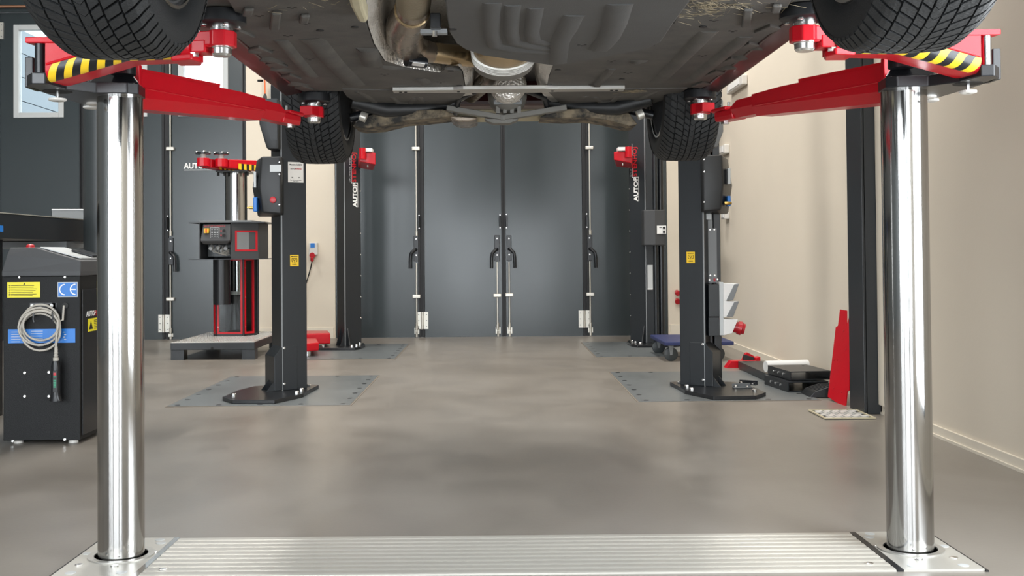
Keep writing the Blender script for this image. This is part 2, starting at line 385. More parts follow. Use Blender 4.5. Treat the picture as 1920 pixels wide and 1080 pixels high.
rod(L[0], 779.5, 60, 442, (279, )); rod(L[0], 781, 493, 620, (556, )); lever(L[0], 780, 442, 490, -1); grab(L[0], 785.5, 404, 428); foot(L[0], 777, 611, 786, 632)
rod(L[1], 932.5, 491, 617, (554, )); lever(L[1], 932, 441, 490, -1); grab(L[1], 937.5, 403, 427); foot(L[1], 929.5, 610, 938.5, 631)
rod(L[2], 955, 491, 617, (553, )); lever(L[2], 954.5, 441, 489, 1); grab(L[2], 949.5, 402, 427); foot(L[2], 951.5, 610, 960.5, 631)
rod(L[3], 1104.5, 50, 440, (277, )); rod(L[3], 1106.5, 490, 615, (552, )); lever(L[3], 1106, 440, 489, 1); grab(L[3], 1100.5, 401, 426); foot(L[3], 1103, 610, 1112, 629)
hinge(L[1], 782, 585, 803, 617); hinge(L[2], 1085, 582, 1107, 614)
d2 = thing('door_2', 'dark grey folding door with tall windows at the left of the back wall', None, ((DLX0+DLX1)/2, BY, 0), kind='structure')
w = lambda a, c: (X(a)+.01, X(c)-.01, PY(75, 219, BY).z, PY(75, 48, BY).z)
L2 = [leaf(d2, DLX0, X(-152), ()), leaf(d2, X(-148), X(2)-.005, ()), leaf(d2, X(2), X(149), w(26, 120)), leaf(d2, X(157), X(304), w(184, 277)), leaf(d2, X(317), X(455), w(335, 429))]
sealbar(d2, X(149), X(157)); sealbar(d2, X(304), X(317)); sealbar(d2, X(455), X(462)); sealbar(d2, X(-152), X(-148))
rod(L2[4], 319, 20, 442, (279, )); rod(L2[4], 319.5, 497, 624, (561, )); lever(L2[4], 319.5, 446, 497, 1); grab(L2[4], 313, 405, 432); foot(L2[4], 315.5, 622, 324, 637)
hinge(L2[3], 297, 590, 318, 623); hinge(L2[2], -13, 42, 6, 73)
o = text('lettering', 'AUTOP', .082, 'white', PY(345, 316, BY-.003), (1, 0, 0), (0, 0, 1), L2[4], .92, .003)
MB().box(PY(345, 318, BY).x, PY(400, 318, BY).x, BY-.003, BY, PY(345, 319.5, BY).z, PY(345, 318.6, BY).z).build('lettering_underline', 'white', L2[4])
struct(MB().box(DLX0, DLX1, BY-.05, BY+.06, DOORZ+.005, DOORZ+.5).build('trim_1', 'door_dark'))
struct(MB().box(DRX0, DRX1, BY-.05, BY+.06, DOORZ+.005, DOORZ+.5).build('trim_2', 'door_dark'))
z = PY(20, 12, BY-.08).z
tag(MB().cyl((DLX0, BY-.08, z), (DLX1-.1, BY-.08, z), .014, n=10).build('copper_pipe', 'copper', smooth=40), 'thin copper pipe running along the lintel above the left doors', 'pipe')
# steel H-column standing against the right wall
b = MB(); b.box(1.975, 2.155, 5.86, 5.885, 0, CEIL).box(1.975, 2.155, 6.075, 6.10, 0, CEIL).box(1.965, 1.985, 5.86, 6.10, 0, CEIL).box(2.05, 2.069, 5.86, 6.0, 0, CEIL)
o = b.build('trim_3', 'anthracite', bevel=.003); struct(o)
o = MB().box(2.04, 2.069, 5.74, 5.855, .052, CEIL).build('trim_4', 'baseboard'); struct(o)

# ceiling lamps (above the frame)
LAMPN = ['round grey post', 'cut-away lift model', 'lettered left rear column', 'lettered right rear column', 'column with the red button box', 'column with the socket box']
for i, (x, y) in enumerate(LAMPS):
    t = thing('ceiling_lamp', 'long white ceiling lamp hanging above the '+LAMPN[i], 'lamp', (x, y, LAMP_Z), 'ceiling lamps above the bays')
    MB().box(x-.1, x+.1, y-.78, y+.78, LAMP_Z, LAMP_Z+.07).build('housing', 'white', t, bevel=.01)
    MB().box(x-.085, x+.085, y-.75, y+.75, LAMP_Z-.02, LAMP_Z-.001).build('diffuser', 'lamp_glow', t)
    for k in (-.6, .6): MB().cyl((x, y+k, LAMP_Z+.07), (x, y+k, CEIL), .006, n=6).build('hanger', 'zinc', t)

# ================================================================== FLOOR PLATES
def fplate(label, x0, x1, y0, y1):
    t = thing('floor_cover_plate', label, 'floor plate', ((x0+x1)/2, (y0+y1)/2, 0), 'steel plates let into the floor under the columns')
    MB().box(x0, x1, y0, y1, 0, .005).build('plate', 'plate_grey', t)
    e = MB(); w = .009
    e.box(x0-w, x1+w, y0-w, y0, 0, .003).box(x0-w, x1+w, y1, y1+w, 0, .003).box(x0-w, x0, y0, y1, 0, .003).box(x1, x1+w, y0, y1, 0, .003)
    e.build('edge_frame', 'edge_tan', t)
    for i in range(5):
        for y in (y0+.04, y1-.04): bolt('countersunk_screw', 'black_satin', (x0+.05+(x1-x0-.1)*i/4, y, .0045), (0, 0, 1), .016, .002, t)
    for i in range(1, 6):
        for x in (x0+.04, x1-.04): bolt('countersunk_screw', 'black_satin', (x, y0+.04+(y1-y0-.08)*i/6, .0045), (0, 0, 1), .016, .002, t)
fplate('grey steel floor plate under the column with the red button box', -1.917, -.853, 6.37, 7.92)
fplate('grey steel floor plate under the column with the socket box', .830, 1.887, 6.41, 7.99)
fplate('grey steel floor plate at the far left by the centre doors', -1.91, -.852, 9.17, 10.68)
fplate('grey steel floor plate at the far right by the centre doors', .836, 1.89, 9.17, 10.70)

# ================================================================== IN-GROUND LIFT (foreground)
XC = .052                                   # centre line of the two pistons
PXL, PYY = -1.097, 3.2
y0s, y1s = 2.99, 3.395
def base_plate(s, label):
    T = Matrix.Translation((XC, 0, 0)) @ Matrix.Diagonal((s, 1, 1, 1)) @ Matrix.Translation((-XC, 0, 0)) if s < 0 else None
    x0, x1 = -1.22, -1.0; px = PXL; t = thing('lift_base_plate', label, 'base plate', (px if s > 0 else 2*XC-px, PYY, 0), 'steel plates around the lift pistons')
    n = 32; r = .079
    # plate with a round hole: ring of quads from the hole to the rectangle
    b = MB(T); hole = [(px+r*math.cos(2*PI*i/n), PYY+r*math.sin(2*PI*i/n)) for i in range(n)]; outer = []
    for i in range(n):
        c, sn = math.cos(2*PI*i/n), math.sin(2*PI*i/n); k = 1e9
        if c > 1e-6: k = min(k, (x1-px)/c)
        if c < -1e-6: k = min(k, (x0-px)/c)
        if sn > 1e-6: k = min(k, (y1s-PYY)/sn)
        if sn < -1e-6: k = min(k, (y0s-PYY)/sn)
        outer.append((px+k*c, PYY+k*sn))
    zt = .006
    rows = [[(x, y, 0) for x, y in outer], [(x, y, zt) for x, y in outer], [(x, y, zt) for x, y in hole], [(x, y, 0) for x, y in hole]]
    for q in rows: q.append(q[0])
    b.sheet(rows)
    for cx, cy in ((x0, y1s), (x1, y1s), (x0, y0s), (x1, y0s)):
        k = math.atan2(cy-PYY, cx-px) % (2*PI)/(2*PI/n); near = [outer[int(k) % n], outer[(int(k)+1) % n]]
        b.prism([(cx, cy, 0), (*near[0], 0), (*near[1], 0)], (0, 0, zt))
    b.build('plate', 'alu', t, merge=True)
    MB(T).lathe((px, PYY, zt), (0, 0, 1), [(0, .094), (.004, .094), (.004, .0755), (0, .0755)], 40).build('guide_ring', 'alu_bar', t, smooth=40)
    fl = lambda p: T @ Vector(p) if T else Vector(p)
    for dx, dy in ((-.085, -.1), (.02, -.115), (.085, .03), (-.02, .13)): 
        bolt('socket_screw', 'zinc_bright', fl((px+dx, PYY+dy, zt)), (0, 0, 1), .0115, .003, t)
    for dx, dy in ((-.105, .02), (.06, .17), (-.06, .175), (-.08, -.175), (.06, -.175), (.075, .13)):
        bolt('plug', 'lightgrey', fl((px+dx, PYY+dy, zt)), (0, 0, 1), .015, .0012, t, 16)
    e = MB(T); e.box(x0-.008, x0, y0s-.008, y1s+.008, 0, .004).box(x0, x1, y1s, y1s+.008, 0, .004); e.build('edge_joint', 'black', t)
    MB(T).box(-1.0, -.982, y0s, y1s, 0, .0058).build('joint_strip', 'black_satin' if s < 0 else 'steel', t)
    return t
base_plate(1, 'steel plate with screws around the left chrome piston')
base_plate(-1, 'steel plate with screws around the right chrome piston')
ch = thing('floor_channel_cover', 'ribbed aluminium cover across the floor between the chrome pistons', 'floor cover', (XC, 3.0, 0))
nsl = 10; yy0, yy1 = y0s, 3.395
for i in range(nsl):
    a = yy0+(yy1-yy0)*i/nsl; c = yy0+(yy1-yy0)*(i+1)/nsl
    MB().prism([(-.981, a+.0012, 0), (-.981, a+.0012, .0045), (-.981, a+.009, .0062), (-.981, c-.009, .0062), (-.981, c-.0012, .0045), (-.981, c-.0012, 0)], (1.084+.981, 0, 0)).build('aluminium_slat', 'alu', ch)
MB().box(-.981, 1.084, yy0, yy1, 0, .002).build('backing', 'alu', ch)
for x in (-.93, 1.03): bolt('socket_screw', 'zinc_bright', (x, 3.05, .0062), (0, 0, 1), .012, .003, ch)

def lift_unit(s, label):
    T = Matrix.Translation((XC, 0, 0)) @ Matrix.Diagonal((-1, 1, 1, 1)) @ Matrix.Translation((-XC, 0, 0)) if s < 0 else None
    tp = lambda p: (T @ Vector(p)) if T else Vector(p)
    t = thing('piston_lift', label, 'car lift', tp((PXL, PYY, 0)), 'chrome piston lifts under the car')
    MB(T).cyl((PXL, PYY, 0), (PXL, PYY, 1.345), .0655, n=64).build('piston', 'chrome', t, smooth=40)
    zb = 1.34
    # carrier plate and head block
    h = MB(T).prism([(-1.02, 3.13, zb), (-1.045, 3.105, zb), (-1.13, 3.10, zb), (-1.19, 3.03, zb), (-1.205, 2.93, zb), (-1.24, 2.925, zb), (-1.275, 2.975, zb), (-1.275, 3.1, zb), (-1.25, 3.40, zb), (-1.19, 3.42, zb), (-1.085, 3.32, zb), (-1.03, 3.22, zb)], (0, 0, .032)).build('carrier_plate', 'black_satin', t, bevel=.003)
    MB(T).loft([[(-1.018, 3.128, zb+.0325), (-1.15, 3.10, zb+.0325), (-1.21, 3.2, zb+.0325), (-1.075, 3.29, zb+.0325)], [(-1.045, 3.15, zb+.062), (-1.15, 3.13, zb+.062), (-1.19, 3.2, zb+.062), (-1.085, 3.27, zb+.062)]]).build('carrier_head', 'black_satin', t, bevel=.004)
    for p in ((-1.205, 3.29), (-1.245, 3.37)): bolt('slide_pad', 'offwhite', tp((*p, zb)), (0, 0, -1), .024, .008, h, 20)
    MB(T).cyl((-1.225, 3.06, zb-.001), (-1.225, 3.06, zb+.001), .04, n=24).build('pin_recess', 'black', h)
    MB(T).cyl((-1.225, 3.06, zb-.028), (-1.225, 3.06, zb), .005, n=8).build('grease_nipple', 'steel', h)
    bolt('slide_pad', 'offwhite', tp((-1.225, 3.06, zb-.02)), (0, 0, -1), .024, .008, h, 20)
    MB(T).box(-1.285, -1.262, 2.985, 3.06, zb, zb+.085).build('stop_bracket', 'black_satin', t, bevel=.003)
    MB(T).cyl((-1.226, 2.945, zb+.002), (-1.226, 2.945, 1.452), .0135, n=24).build('pivot_pin', 'black_satin' if s > 0 else 'chrome', t, smooth=40)
    MB(T).cyl((-1.06, 3.12, 1.395), (-1.06, 3.12, 1.43), .035, n=24).build('spindle', 'black_satin', t, smooth=40)
    # ---- short arm with hazard tape reaching under the front wheel
    P0, P1 = Vector((-1.198, 2.985, 0)), Vector((-.80, 2.93, 0)); D = (P1-P0).normalized(); N = Vector((D.y, -D.x, 0))   # N: towards camera
    def sec(k, zb_, zt_, hw):
        c = P0.lerp(P1, k); q = []
        for a in range(7):
            an = PI/2*a/6; rr = .030
            q.append(c+N*(hw-rr+rr*math.cos(an))+Vector((0, 0, zb_+rr-rr*math.sin(an))))
        return [c+N*hw+Vector((0, 0, zt_))]+q+[c-N*hw+Vector((0, 0, zb_)), c-N*hw+Vector((0, 0, zt_))]
    zlow = lambda k: 1.350+.096*min(k, .55)
    secs = [sec(k, zlow(k), 1.462-.012*k, .056-.008*k) for k in (0, .25, .55, .75, 1)]
    arm = MB(T).loft(secs).build('hazard_arm', 'red', t, smooth=35)
    # top plate overlapping the pin
    MB(T).prism([P0+N*.056+Vector((-.055, 0, 1.452)), P1+N*.048+Vector((0, 0, 1.440)), P1-N*.048+Vector((0, 0, 1.440)), P0-N*.056+Vector((-.055, 0, 1.452))], (0, 0, .016)).build('arm_top_plate', 'red', arm, bevel=.003)
    MB(T).tube([P0.lerp(P1, .01)+N*.057+Vector((0, 0, 1.394)), P0.lerp(P1, .25)+N*.055+Vector((0, 0, 1.418)), P0.lerp(P1, .5)+N*.053+Vector((0, 0, 1.436))], .0035, 8).build('weld_seam', 'red', arm, smooth=40)
    for i in range(16):
        k0, k1 = .015+i*.058, .015+(i+1)*.058; mm = 'yellow' if i % 2 == 0 else 'black_satin'
        rows = []
        for a in range(9):      # wraps the rounded lower edge, leaning as it goes down
            row = []
            for kk in (k0, (k0+k1)/2, k1):
                lean = .075*((a-4)/8)*(-s)
                k = min(1.0, max(0.0, kk+lean)); c = P0.lerp(P1, k); hw = .056-.008*k+.0012; zz = zlow(k); rr = .031
                an = PI/2*(a-2)/6
                if a < 2: row.append(c+N*hw+Vector((0, 0, zz+rr+(2-a)*.004)))
                else: row.append(c+N*(hw-rr+rr*math.cos(an))+Vector((0, 0, zz-.0012+rr-rr*math.sin(an))))
            rows.append(row)
        MB(T).sheet(rows).build('hazard_stripe', mm, arm, smooth=60)
    MB(T).prism([(-.86, 2.90, 1.395), (-.80, 2.885, 1.395), (-.785, 2.93, 1.395), (-.80, 2.985, 1.395), (-.86, 2.985, 1.395)], (0, 0, .018)).build('arm_nose', 'red', arm, bevel=.005)
    ex = MB(T).obox((-.82, 2.925, 1.432), D*.06, N*.03, (0, 0, .017)).obox((-.775, 2.92, 1.448), D*.04, N*.026, (0, 0, .018)).build('arm_extension', 'red', t, bevel=.004)
    MB(T).cyl((-.80, 2.905, 1.405), (-.80, 2.905, 1.416), .014, n=6).build('bolt', 'steel', ex)
    pad(T, t, -.728, 2.915, D)
    # ---- long telescopic arm to the rear jacking point
    A, B = Vector((-1.108, 3.27, 0)), Vector((-.738, 4.40, 0)); D2 = (B-A).normalized(); N2 = Vector((-D2.y, D2.x, 0)); 
    def s2(k, z0, z1, hw, ch=.02):
        c = A.lerp(B, k); f = lambda u, z: c+N2*u+Vector((0, 0, z))
        return [f(-hw, z1-.002), f(-hw, z0+ch+.012), f(-hw+ch, z0), f(hw-ch, z0), f(hw, z0+ch+.012), f(hw, z1-.002), f(hw-.01, z1), f(-hw+.01, z1)]
    la = MB(T).loft([s2(0, 1.316, 1.428, .062), s2(.46, 1.354, 1.446, .058), s2(.62, 1.366, 1.446, .052)]).build('telescopic_arm', 'red', t, smooth=25)
    MB(T).loft([s2(.0, 1.428, 1.440, .03, .002), s2(.40, 1.446, 1.462, .03, .002)]).build('arm_top_rib', 'red', la)
    for sg in (1, -1):
        MB(T).tube([A.lerp(B, k)+N2*sg*(.0625-.009*k)+Vector((0, 0, 1.378+.036*k)) for k in (.01, .2, .4, .6)], .0032, 6).build('weld_seam', 'red', la, smooth=40)
    MB(T).prism([A+N2*-.063+Vector((0, 0, 1.312)), A+N2*.063+Vector((0, 0, 1.312)), A+N2*.063+Vector((0, 0, 1.446)), A+N2*-.063+Vector((0, 0, 1.446))], -D2*.016).build('end_plate', 'red', la, bevel=.003)
    ia = MB(T).loft([s2(.62, 1.376, 1.442, .044), s2(.72, 1.378, 1.442, .044), s2(.765, 1.379, 1.420, .040)]).build('inner_arm', 'red', t, smooth=25)
    MB(T).loft([s2(.765, 1.378, 1.418, .034, .004), s2(.875, 1.380, 1.418, .034, .004)]).build('clevis', 'red', ia, bevel=.004)
    c = A.lerp(B, .855); MB(T).cyl(c+Vector((0, 0, 1.37)), c+Vector((0, 0, 1.38)), .016, n=6).build('bolt', 'steel', ia)
    MB(T).cyl(c-D2*.03+Vector((0, 0, 1.43)), c-D2*.03+Vector((0, 0, 1.452)), .006, n=8).build('locking_pin', 'steel', ia)
    MB(T).prism([c+N2*.03+D2*-.05+Vector((0, 0, 1.418)), c+N2*-.03+D2*-.05+Vector((0, 0, 1.418)), c+N2*-.03+D2*.06+Vector((0, 0, 1.418)), c+N2*.03+D2*.06+Vector((0, 0, 1.418))], (0, 0, .016)).build('locking_plate', 'red', ia, bevel=.006)
    pad(T, t, -.730, 4.42, D2)
    return t
def pad(T, t, x, y, D):
    p = MB(T).lathe((x, y, 1.408), (0, 0, 1), [(0, .022), (.006, .027), (.02, .0275), (.022, .030), (.068, .030), (.084, .0295), (.084, .0)], 28).build('pad_spindle', 'zinc_bright', t, smooth=35)
    q = [(x+.041*math.cos(a+.39), y+.041*math.sin(a+.39), 1.432) for a in [2*PI*i/8 for i in range(8)]]
    MB(T).prism(q, (0, 0, .042)).prism([Vector((x, y, 1.434))-D*.07+Vector((-D.y, D.x, 0))*.028, Vector((x, y, 1.434))-D*.07-Vector((-D.y, D.x, 0))*.028, Vector((x, y, 1.434))-Vector((-D.y, D.x, 0))*.034, Vector((x, y, 1.434))+Vector((-D.y, D.x, 0))*.034], (0, 0, .038)).build('pad_collar', 'red', p, bevel=.003)
    MB(T).lathe((x, y, 1.489), (0, 0, 1), [(0, .05), (.004, .062), (.007, .066), (.038, .064), (.040, .05)], 32).build('rubber_pad', 'rubber_pad', p, smooth=35)
    for a in range(4):
        v = Vector((x+.046*math.cos(a*PI/2+.5), y+.046*math.sin(a*PI/2+.5), 1.49)); v = T @ v if T else v
        bolt('screw', 'steel', v, (0, 0, -1), .008, .005, p)
# both lifts
lift_unit(1, 'chrome piston lift with red arms standing left of the car')
lift_unit(-1, 'chrome piston lift with red arms standing right of the car')

# ================================================================== CAR
CXC = .032                                   # car centre line
UZ = 1.53
car = thing('car', 'red car on the lift seen from below, grey underbody panels and black tyres', 'car', (CXC, 3.5, 1.274))
U = lambda px, py, z=UZ: G(px, py, z)
def upoly(pts, z): return [U(px, py, z) if len(q) == 2 and abs(px)+abs(py) > 12 else Vector((px, py, z)) for q in pts for px, py in [q]]
R_T, W_T, RIM = .328, .118, .222
AXF, AXR, AXZ = 2.19, 4.78, 1.274+.328
def rprof(u):
    a = abs(u); return R_T-.009-.006*a*a-.016*max(0, (a-.62)/.38)**2.2
def wheel(x, y, name, label, sgn):           # sgn: outer side of the car
    c = Vector((x, y, AXZ)); ax = Vector((1, 0, 0))
    prof = [(-.092, RIM), (-.108, RIM+.006), (-.117, .25), (-.119, .272), (-.114, .292)]
    prof += [(W_T*u*.98, rprof(u)) for u in (-.98, -.9, -.75, -.5, -.25, 0, .25, .5, .75, .9, .98)]
    prof += [(.114, .292), (.119, .272), (.117, .25), (.108, RIM+.006), (.092, RIM)]
    secs = []; n = 72
    b = MB()
    ring = [[c+Vector((a, -r*math.sin(2*PI*i/n), -r*math.cos(2*PI*i/n))) for a, r in prof] for i in range(n)]
    ring.append(ring[0]); b.sheet(ring)
    ty = lab(b.build('tyre', 'rubber', car, smooth=50, merge=True), label)
    # tread blocks: directional pattern, V grooves running up towards the shoulders
    tb = MB(); NP = 70
    rows = [(-.085, .085, 1, .0), (.12, .30, 1, .1), (.335, .60, 1, .45), (.635, 1.0, 1, .2)]
    for i in range(NP):
        th0 = 2*PI*i/NP; pit = 2*PI/NP
        for (u0, u1, k, off) in rows:
            for sg in ((1, -1) if u0 > 0 else (1, )):
                nu = 4 if u0 > .6 else 2; t_ = .77 if u0 > 0 else .93; top, bot = [], []
                for e in range(nu+1):
                    u = u0+(u1-u0)*e/nu; sl = .26*abs(u)**.85
                    for v in (0, 1):
                        th = th0+pit*(off+(.5 if sg < 0 else 0)+t_*v)+sl
                        r = rprof(u); rt = r+.0085*(1 if abs(u) < .9 else .55)
                        p = lambda rr: c+Vector((W_T*.98*u*sg, -rr*math.sin(th), -rr*math.cos(th)))
                        top.append(p(rt)); bot.append(p(r-.002))
                vs = top+bot; m_ = 2*(nu+1); fs = []
                for e in range(nu):
                    fs.append((2*e, 2*e+1, 2*e+3, 2*e+2))
                    fs.append((2*e, 2*e+2, m_+2*e+2, m_+2*e)); fs.append((2*e+1, m_+2*e+1, m_+2*e+3, 2*e+3))
                fs.append((0, m_, m_+1, 1)); fs.append((2*nu, 2*nu+1, m_+2*nu+1, m_+2*nu))
                tb._add(vs, fs)
    o = tb.build('tread_blocks', 'tread_rubber', ty); o['kind'] = 'stuff'
    # rim: barrel, inner lip and spokes on the outer side
    rb = MB().sheet([[c+Vector((a, r*math.cos(2*PI*i/48), r*math.sin(2*PI*i/48))) for a, r in [(-sgn*.105, RIM+.004), (-sgn*.1, RIM-.012), (-sgn*.085, RIM-.018), (-sgn*.06, RIM-.03), (sgn*.06, RIM-.05), (sgn*.098, RIM-.012), (sgn*.105, RIM+.004)]] for i in list(range(48))+[0]])
    rim = rb.build('rim', 'rim_grey', ty, smooth=40, merge=True)
    MB().torus(c+Vector((-sgn*.104, 0, 0)), ax, RIM-.001, .007, 48, 6).build('rim_lip', 'steel', ty, smooth=60)
    sp = MB().cyl(c+Vector((sgn*.03, 0, 0)), c+Vector((sgn*.075, 0, 0)), .07, n=20)
    for i in range(5):
        a = 2*PI*i/5; d = Vector((0, math.cos(a), math.sin(a))); e = Vector((0, -math.sin(a), math.cos(a)))
        sp.obox(c+d*.125+Vector((sgn*.06, 0, 0)), d*.075, e*.026, (.014, 0, 0))
    sp.build('spokes', 'rim_grey', ty)
    MB().cyl(c+Vector((-sgn*.0, 0, 0)), c+Vector((sgn*.028, 0, 0)), .155, n=32).build('brake_disc', 'steel', ty, smooth=40)
    return ty
mat('tread_rubber', (.0135, .0148, .016), .58, bump=.8, bscale=520, stretch=(.25, 1, 1))
mat('rim_grey', (.34, .34, .345), .3, .8)
wheel(CXC-.79, AXF, 'wheel', 'front tyre above the hazard-striped arm at left', -1)
wheel(CXC+.795, AXF, 'wheel', 'front tyre above the hazard-striped arm at right', 1)
wheel(CXC-.79, AXR, 'wheel', 'rear tyre at left', -1)
wheel(CXC+.79, AXR, 'wheel', 'rear tyre at right', 1)
# body shell with wheel arches
def arch(y, z, r, a0, a1, n=14): return [(y-r*math.cos(a), z+r*math.sin(a)) for a in [a0+(a1-a0)*i/n for i in range(n+1)]]
prof = [(1.36, 1.62), (1.45, 1.56), (AXF-.37, 1.56)]+arch(AXF, 1.60, .37, -.05, PI+.05)+[(AXF+.372, 1.60), (AXR-.372, 1.60)]+arch(AXR, 1.60, .37, -.05, PI+.05)+[(5.45, 1.6), (5.58, 1.72), (5.60, 2.15), (5.45, 2.35), (5.1, 2.72), (4.4, 2.82), (3.5, 2.82), (2.75, 2.42), (1.75, 2.28), (1.42, 2.12)]
for s, x0 in ((-1, CXC-.90), (1, CXC+.86)):
    MB().prism([(x0, y, z) for y, z in prof], (.04, 0, 0)).build('side_panel', 'red_car', car)
top = [(1.36, 1.62), (1.42, 2.12), (1.75, 2.28), (2.75, 2.42), (3.5, 2.82), (4.4, 2.82), (5.1, 2.72), (5.45, 2.35), (5.60, 2.15), (5.58, 1.72)]
MB().sheet([[(CXC-.87, y, z), (CXC-.6, y, z+.03), (CXC, y, z+.04), (CXC+.6, y, z+.03), (CXC+.87, y, z)] for y, z in top]).build('body_top', 'red_car', car, smooth=30)
MB().prism([(CXC-.86, 1.50, 1.62), (CXC-.86, 1.40, 1.54), (CXC-.86, 1.35, 1.60), (CXC-.86, 1.33, 1.80), (CXC-.86, 1.40, 2.14), (CXC-.86, 1.50, 2.14)], (1.72, 0, 0)).build('front_bumper', 'red_car', car, bevel=.02)
MB().prism([(CXC-.86, 5.60, 1.60), (CXC-.86, 5.62, 2.1), (CXC-.86, 5.50, 2.1), (CXC-.86, 5.46, 1.62)], (1.72, 0, 0)).build('rear_bumper', 'red_car', car, bevel=.02)
MB().box(CXC-.60, CXC+.60, 1.5, 5.5, 1.74, 1.76).box(CXC-.86, CXC+.86, 2.6, 4.36, 1.74, 1.76).build('floor_pan', 'black_plastic', car)
for s in (-1, 1):       # wheel-house liners
    for y in (AXF, AXR):
        a = [(y-.362*math.cos(t), 1.61+.362*math.sin(t)) for t in [PI*i/12 for i in range(13)]]; x0, x1 = sorted((CXC+s*.58, CXC+s*.855))
        MB().sheet([[(x0, q, z), (x1, q, z)] for q, z in a]).build('wheel_arch_liner', 'black_plastic', car)
        MB().prism([(CXC+s*.575, q, z) for q, z in a], (.005*s, 0, 0)).build('wheel_arch_wall', 'black_plastic', car)
    x0, x1 = sorted((CXC+s*.800, CXC+s*.868))
    sl = MB().prism([(x1 if s > 0 else x0, 2.59, 1.62), (x1 if s > 0 else x0, 2.57, 1.512), (x0 if s > 0 else x1, 2.57, 1.525), (x0 if s > 0 else x1, 2.59, 1.62)], (0, 1.80, 0)).build('sill', 'red_car', car, bevel=.006)
    for k in range(6):
        y = 2.95+k*.26; MB().obox((CXC+s*.775, y, 1.528), (.022, s*.02, 0), (-s*.012, .05, 0), (0, 0, .006)).build('sill_bracket', 'under', car, bevel=.003)
# underbody trays (near edge runs on to the front axle, out of frame)
zt = UZ
lt = upoly([(683, 0), (688, 45), (700, 82), (720, 114), (760, 127), (825, 137), (834, 130), (866, 133), (873, 168)], zt)
lt = [Vector((CXC-.58, 1.55, zt)), Vector((-.35, 1.55, zt))]+lt+[Vector((-.30, 4.36, zt)), Vector((-.60, 4.36, zt)), Vector((CXC-.80, 4.34, zt)), Vector((CXC-.80, 2.70, zt)), Vector((CXC-.58, 2.55, zt))]
tray_l = MB().prism(lt, (0, 0, .02)).build('floor_tray', 'under', car)
rt = upoly([(1037, 122), (1023, 166)], zt)
rt = rt+[Vector((.25, 4.36, zt)), Vector((.66, 4.36, zt)), Vector((CXC+.80, 4.34, zt)), Vector((CXC+.80, 2.70, zt)), Vector((CXC+.58, 2.55, zt)), Vector((CXC+.58, 1.55, zt)), Vector((.1, 1.55, zt))]
tray_r = MB().prism(rt, (0, 0, .02)).build('floor_tray', 'under', car)
# front step panels near the jacking points
def step(pts, t=.012, z=UZ, name='front_panel', m='under', par=None): return MB().prism(upoly(pts, z), (0, 0, t)).build(name, m, par or car, bevel=.003)
step([(408, -30), (456, 48), (480, 60), (585, 60), (590, 56), (640, 61), (690, 57), (680, 20), (676, -30)], .013, UZ-.013)
step([(1498, -30), (1470, 30), (1420, 53), (1330, 54), (1322, 50), (1310, 54), (1275, 52), (1262, 45), (1300, -30)], .013, UZ-.013)
# engine undertray, a little lower
et = [Vector((-.13, 1.55, 1.505))]+upoly([(832, -15), (836, 10), (838, 30), (843, 62), (856, 82), (872, 93), (905, 104), (960, 112), (1037, 123), (1060, 121), (1215, 92), (1240, 78), (1262, 45), (1292, 5), (1300, -15)], 1.505)+[Vector((.5, 1.55, 1.505))]
eng = MB().prism(et, (0, 0, .024)).build('engine_undertray', 'under_eng', car, bevel=.004)
def ribs(pts, w, z, par, m='under', h=.012, name='rib'):
    P = [U(px, py, z) for px, py in pts]
    for p in P: p.z = z
    secs = []
    for i, p in enumerate(P):
        a, b_ = P[max(0, i-1)], P[min(len(P)-1, i+1)]; t = (b_-a).normalized(); s_ = Vector((-t.y, t.x, 0))
        k = .3 if i in (0, len(P)-1) else 1
        secs.append([p+s_*w*.5, p+s_*w*.27-Vector((0, 0, h*k)), p-s_*w*.27-Vector((0, 0, h*k)), p-s_*w*.5])
    return MB().loft(secs).build(name, m, par, smooth=70)
def z4(pts, x0, y0=0, k=4.): return [(x0+a/k, y0+c/k) for a, c in pts]
for pts, w in (([(500, 300), (525, 320), (720, 550), (745, 575)], .045), ([(720, 290), (765, 310), (900, 470), (1050, 620), (1070, 640)], .075), ([(1110, 370), (1150, 365), (1190, 480), (1210, 500)], .07), ([(1190, 490), (1330, 500), (1500, 520)], .03), ([(1540, 590), (1570, 600), (1610, 640)], .05)):
    ribs(z4(pts, 400), w, UZ, tray_l)
for pts, w in (([(1160, 235), (1120, 270), (800, 590), (760, 620)], .06), ([(1430, 275), (1390, 310), (1040, 590), (960, 615)], .05), ([(430, 515), (410, 530), (320, 630), (270, 636)], .035), ([(570, 462), (620, 460), (680, 462)], .05), ([(1480, 370), (1530, 350), (1620, 330)], .05), ([(1340, 440), (1400, 425), (1500, 410)], .05), ([(1270, 520), (1330, 495), (1420, 485)], .05)):
    ribs(z4(pts, 1040), w, UZ, tray_r)
for pts in ([(210, 380), (300, 370), (390, 400)], [(300, 445), (400, 435), (490, 470)], [(380, 505), (460, 505), (560, 535)], [(510, 620), (600, 622), (690, 640)]):
    ribs(z4(pts, 400), .05, UZ, tray_l)
for pts, w in (([(1130, 20), (1130, 70), (1125, 250), (1150, 340), (1300, 370), (1540, 400)], .05), ([(1285, 40), (1280, 80), (1270, 240), (1290, 310), (1420, 345), (1550, 370)], .045), ([(1455, 60), (1450, 90), (1425, 240), (1440, 300), (1540, 335)], .045),
               ([(1750, 115), (1730, 140), (1690, 230), (1655, 280), (1635, 330), (1625, 440), (1622, 475)], .06)):
    ribs(z4(pts, 640), w, 1.505, eng, 'under_eng', .010)
ribs(z4([(490, 30), (480, 60), (450, 180), (400, 290), (340, 360), (310, 372)], 1040), .07, 1.505, eng, 'under_eng', .012)
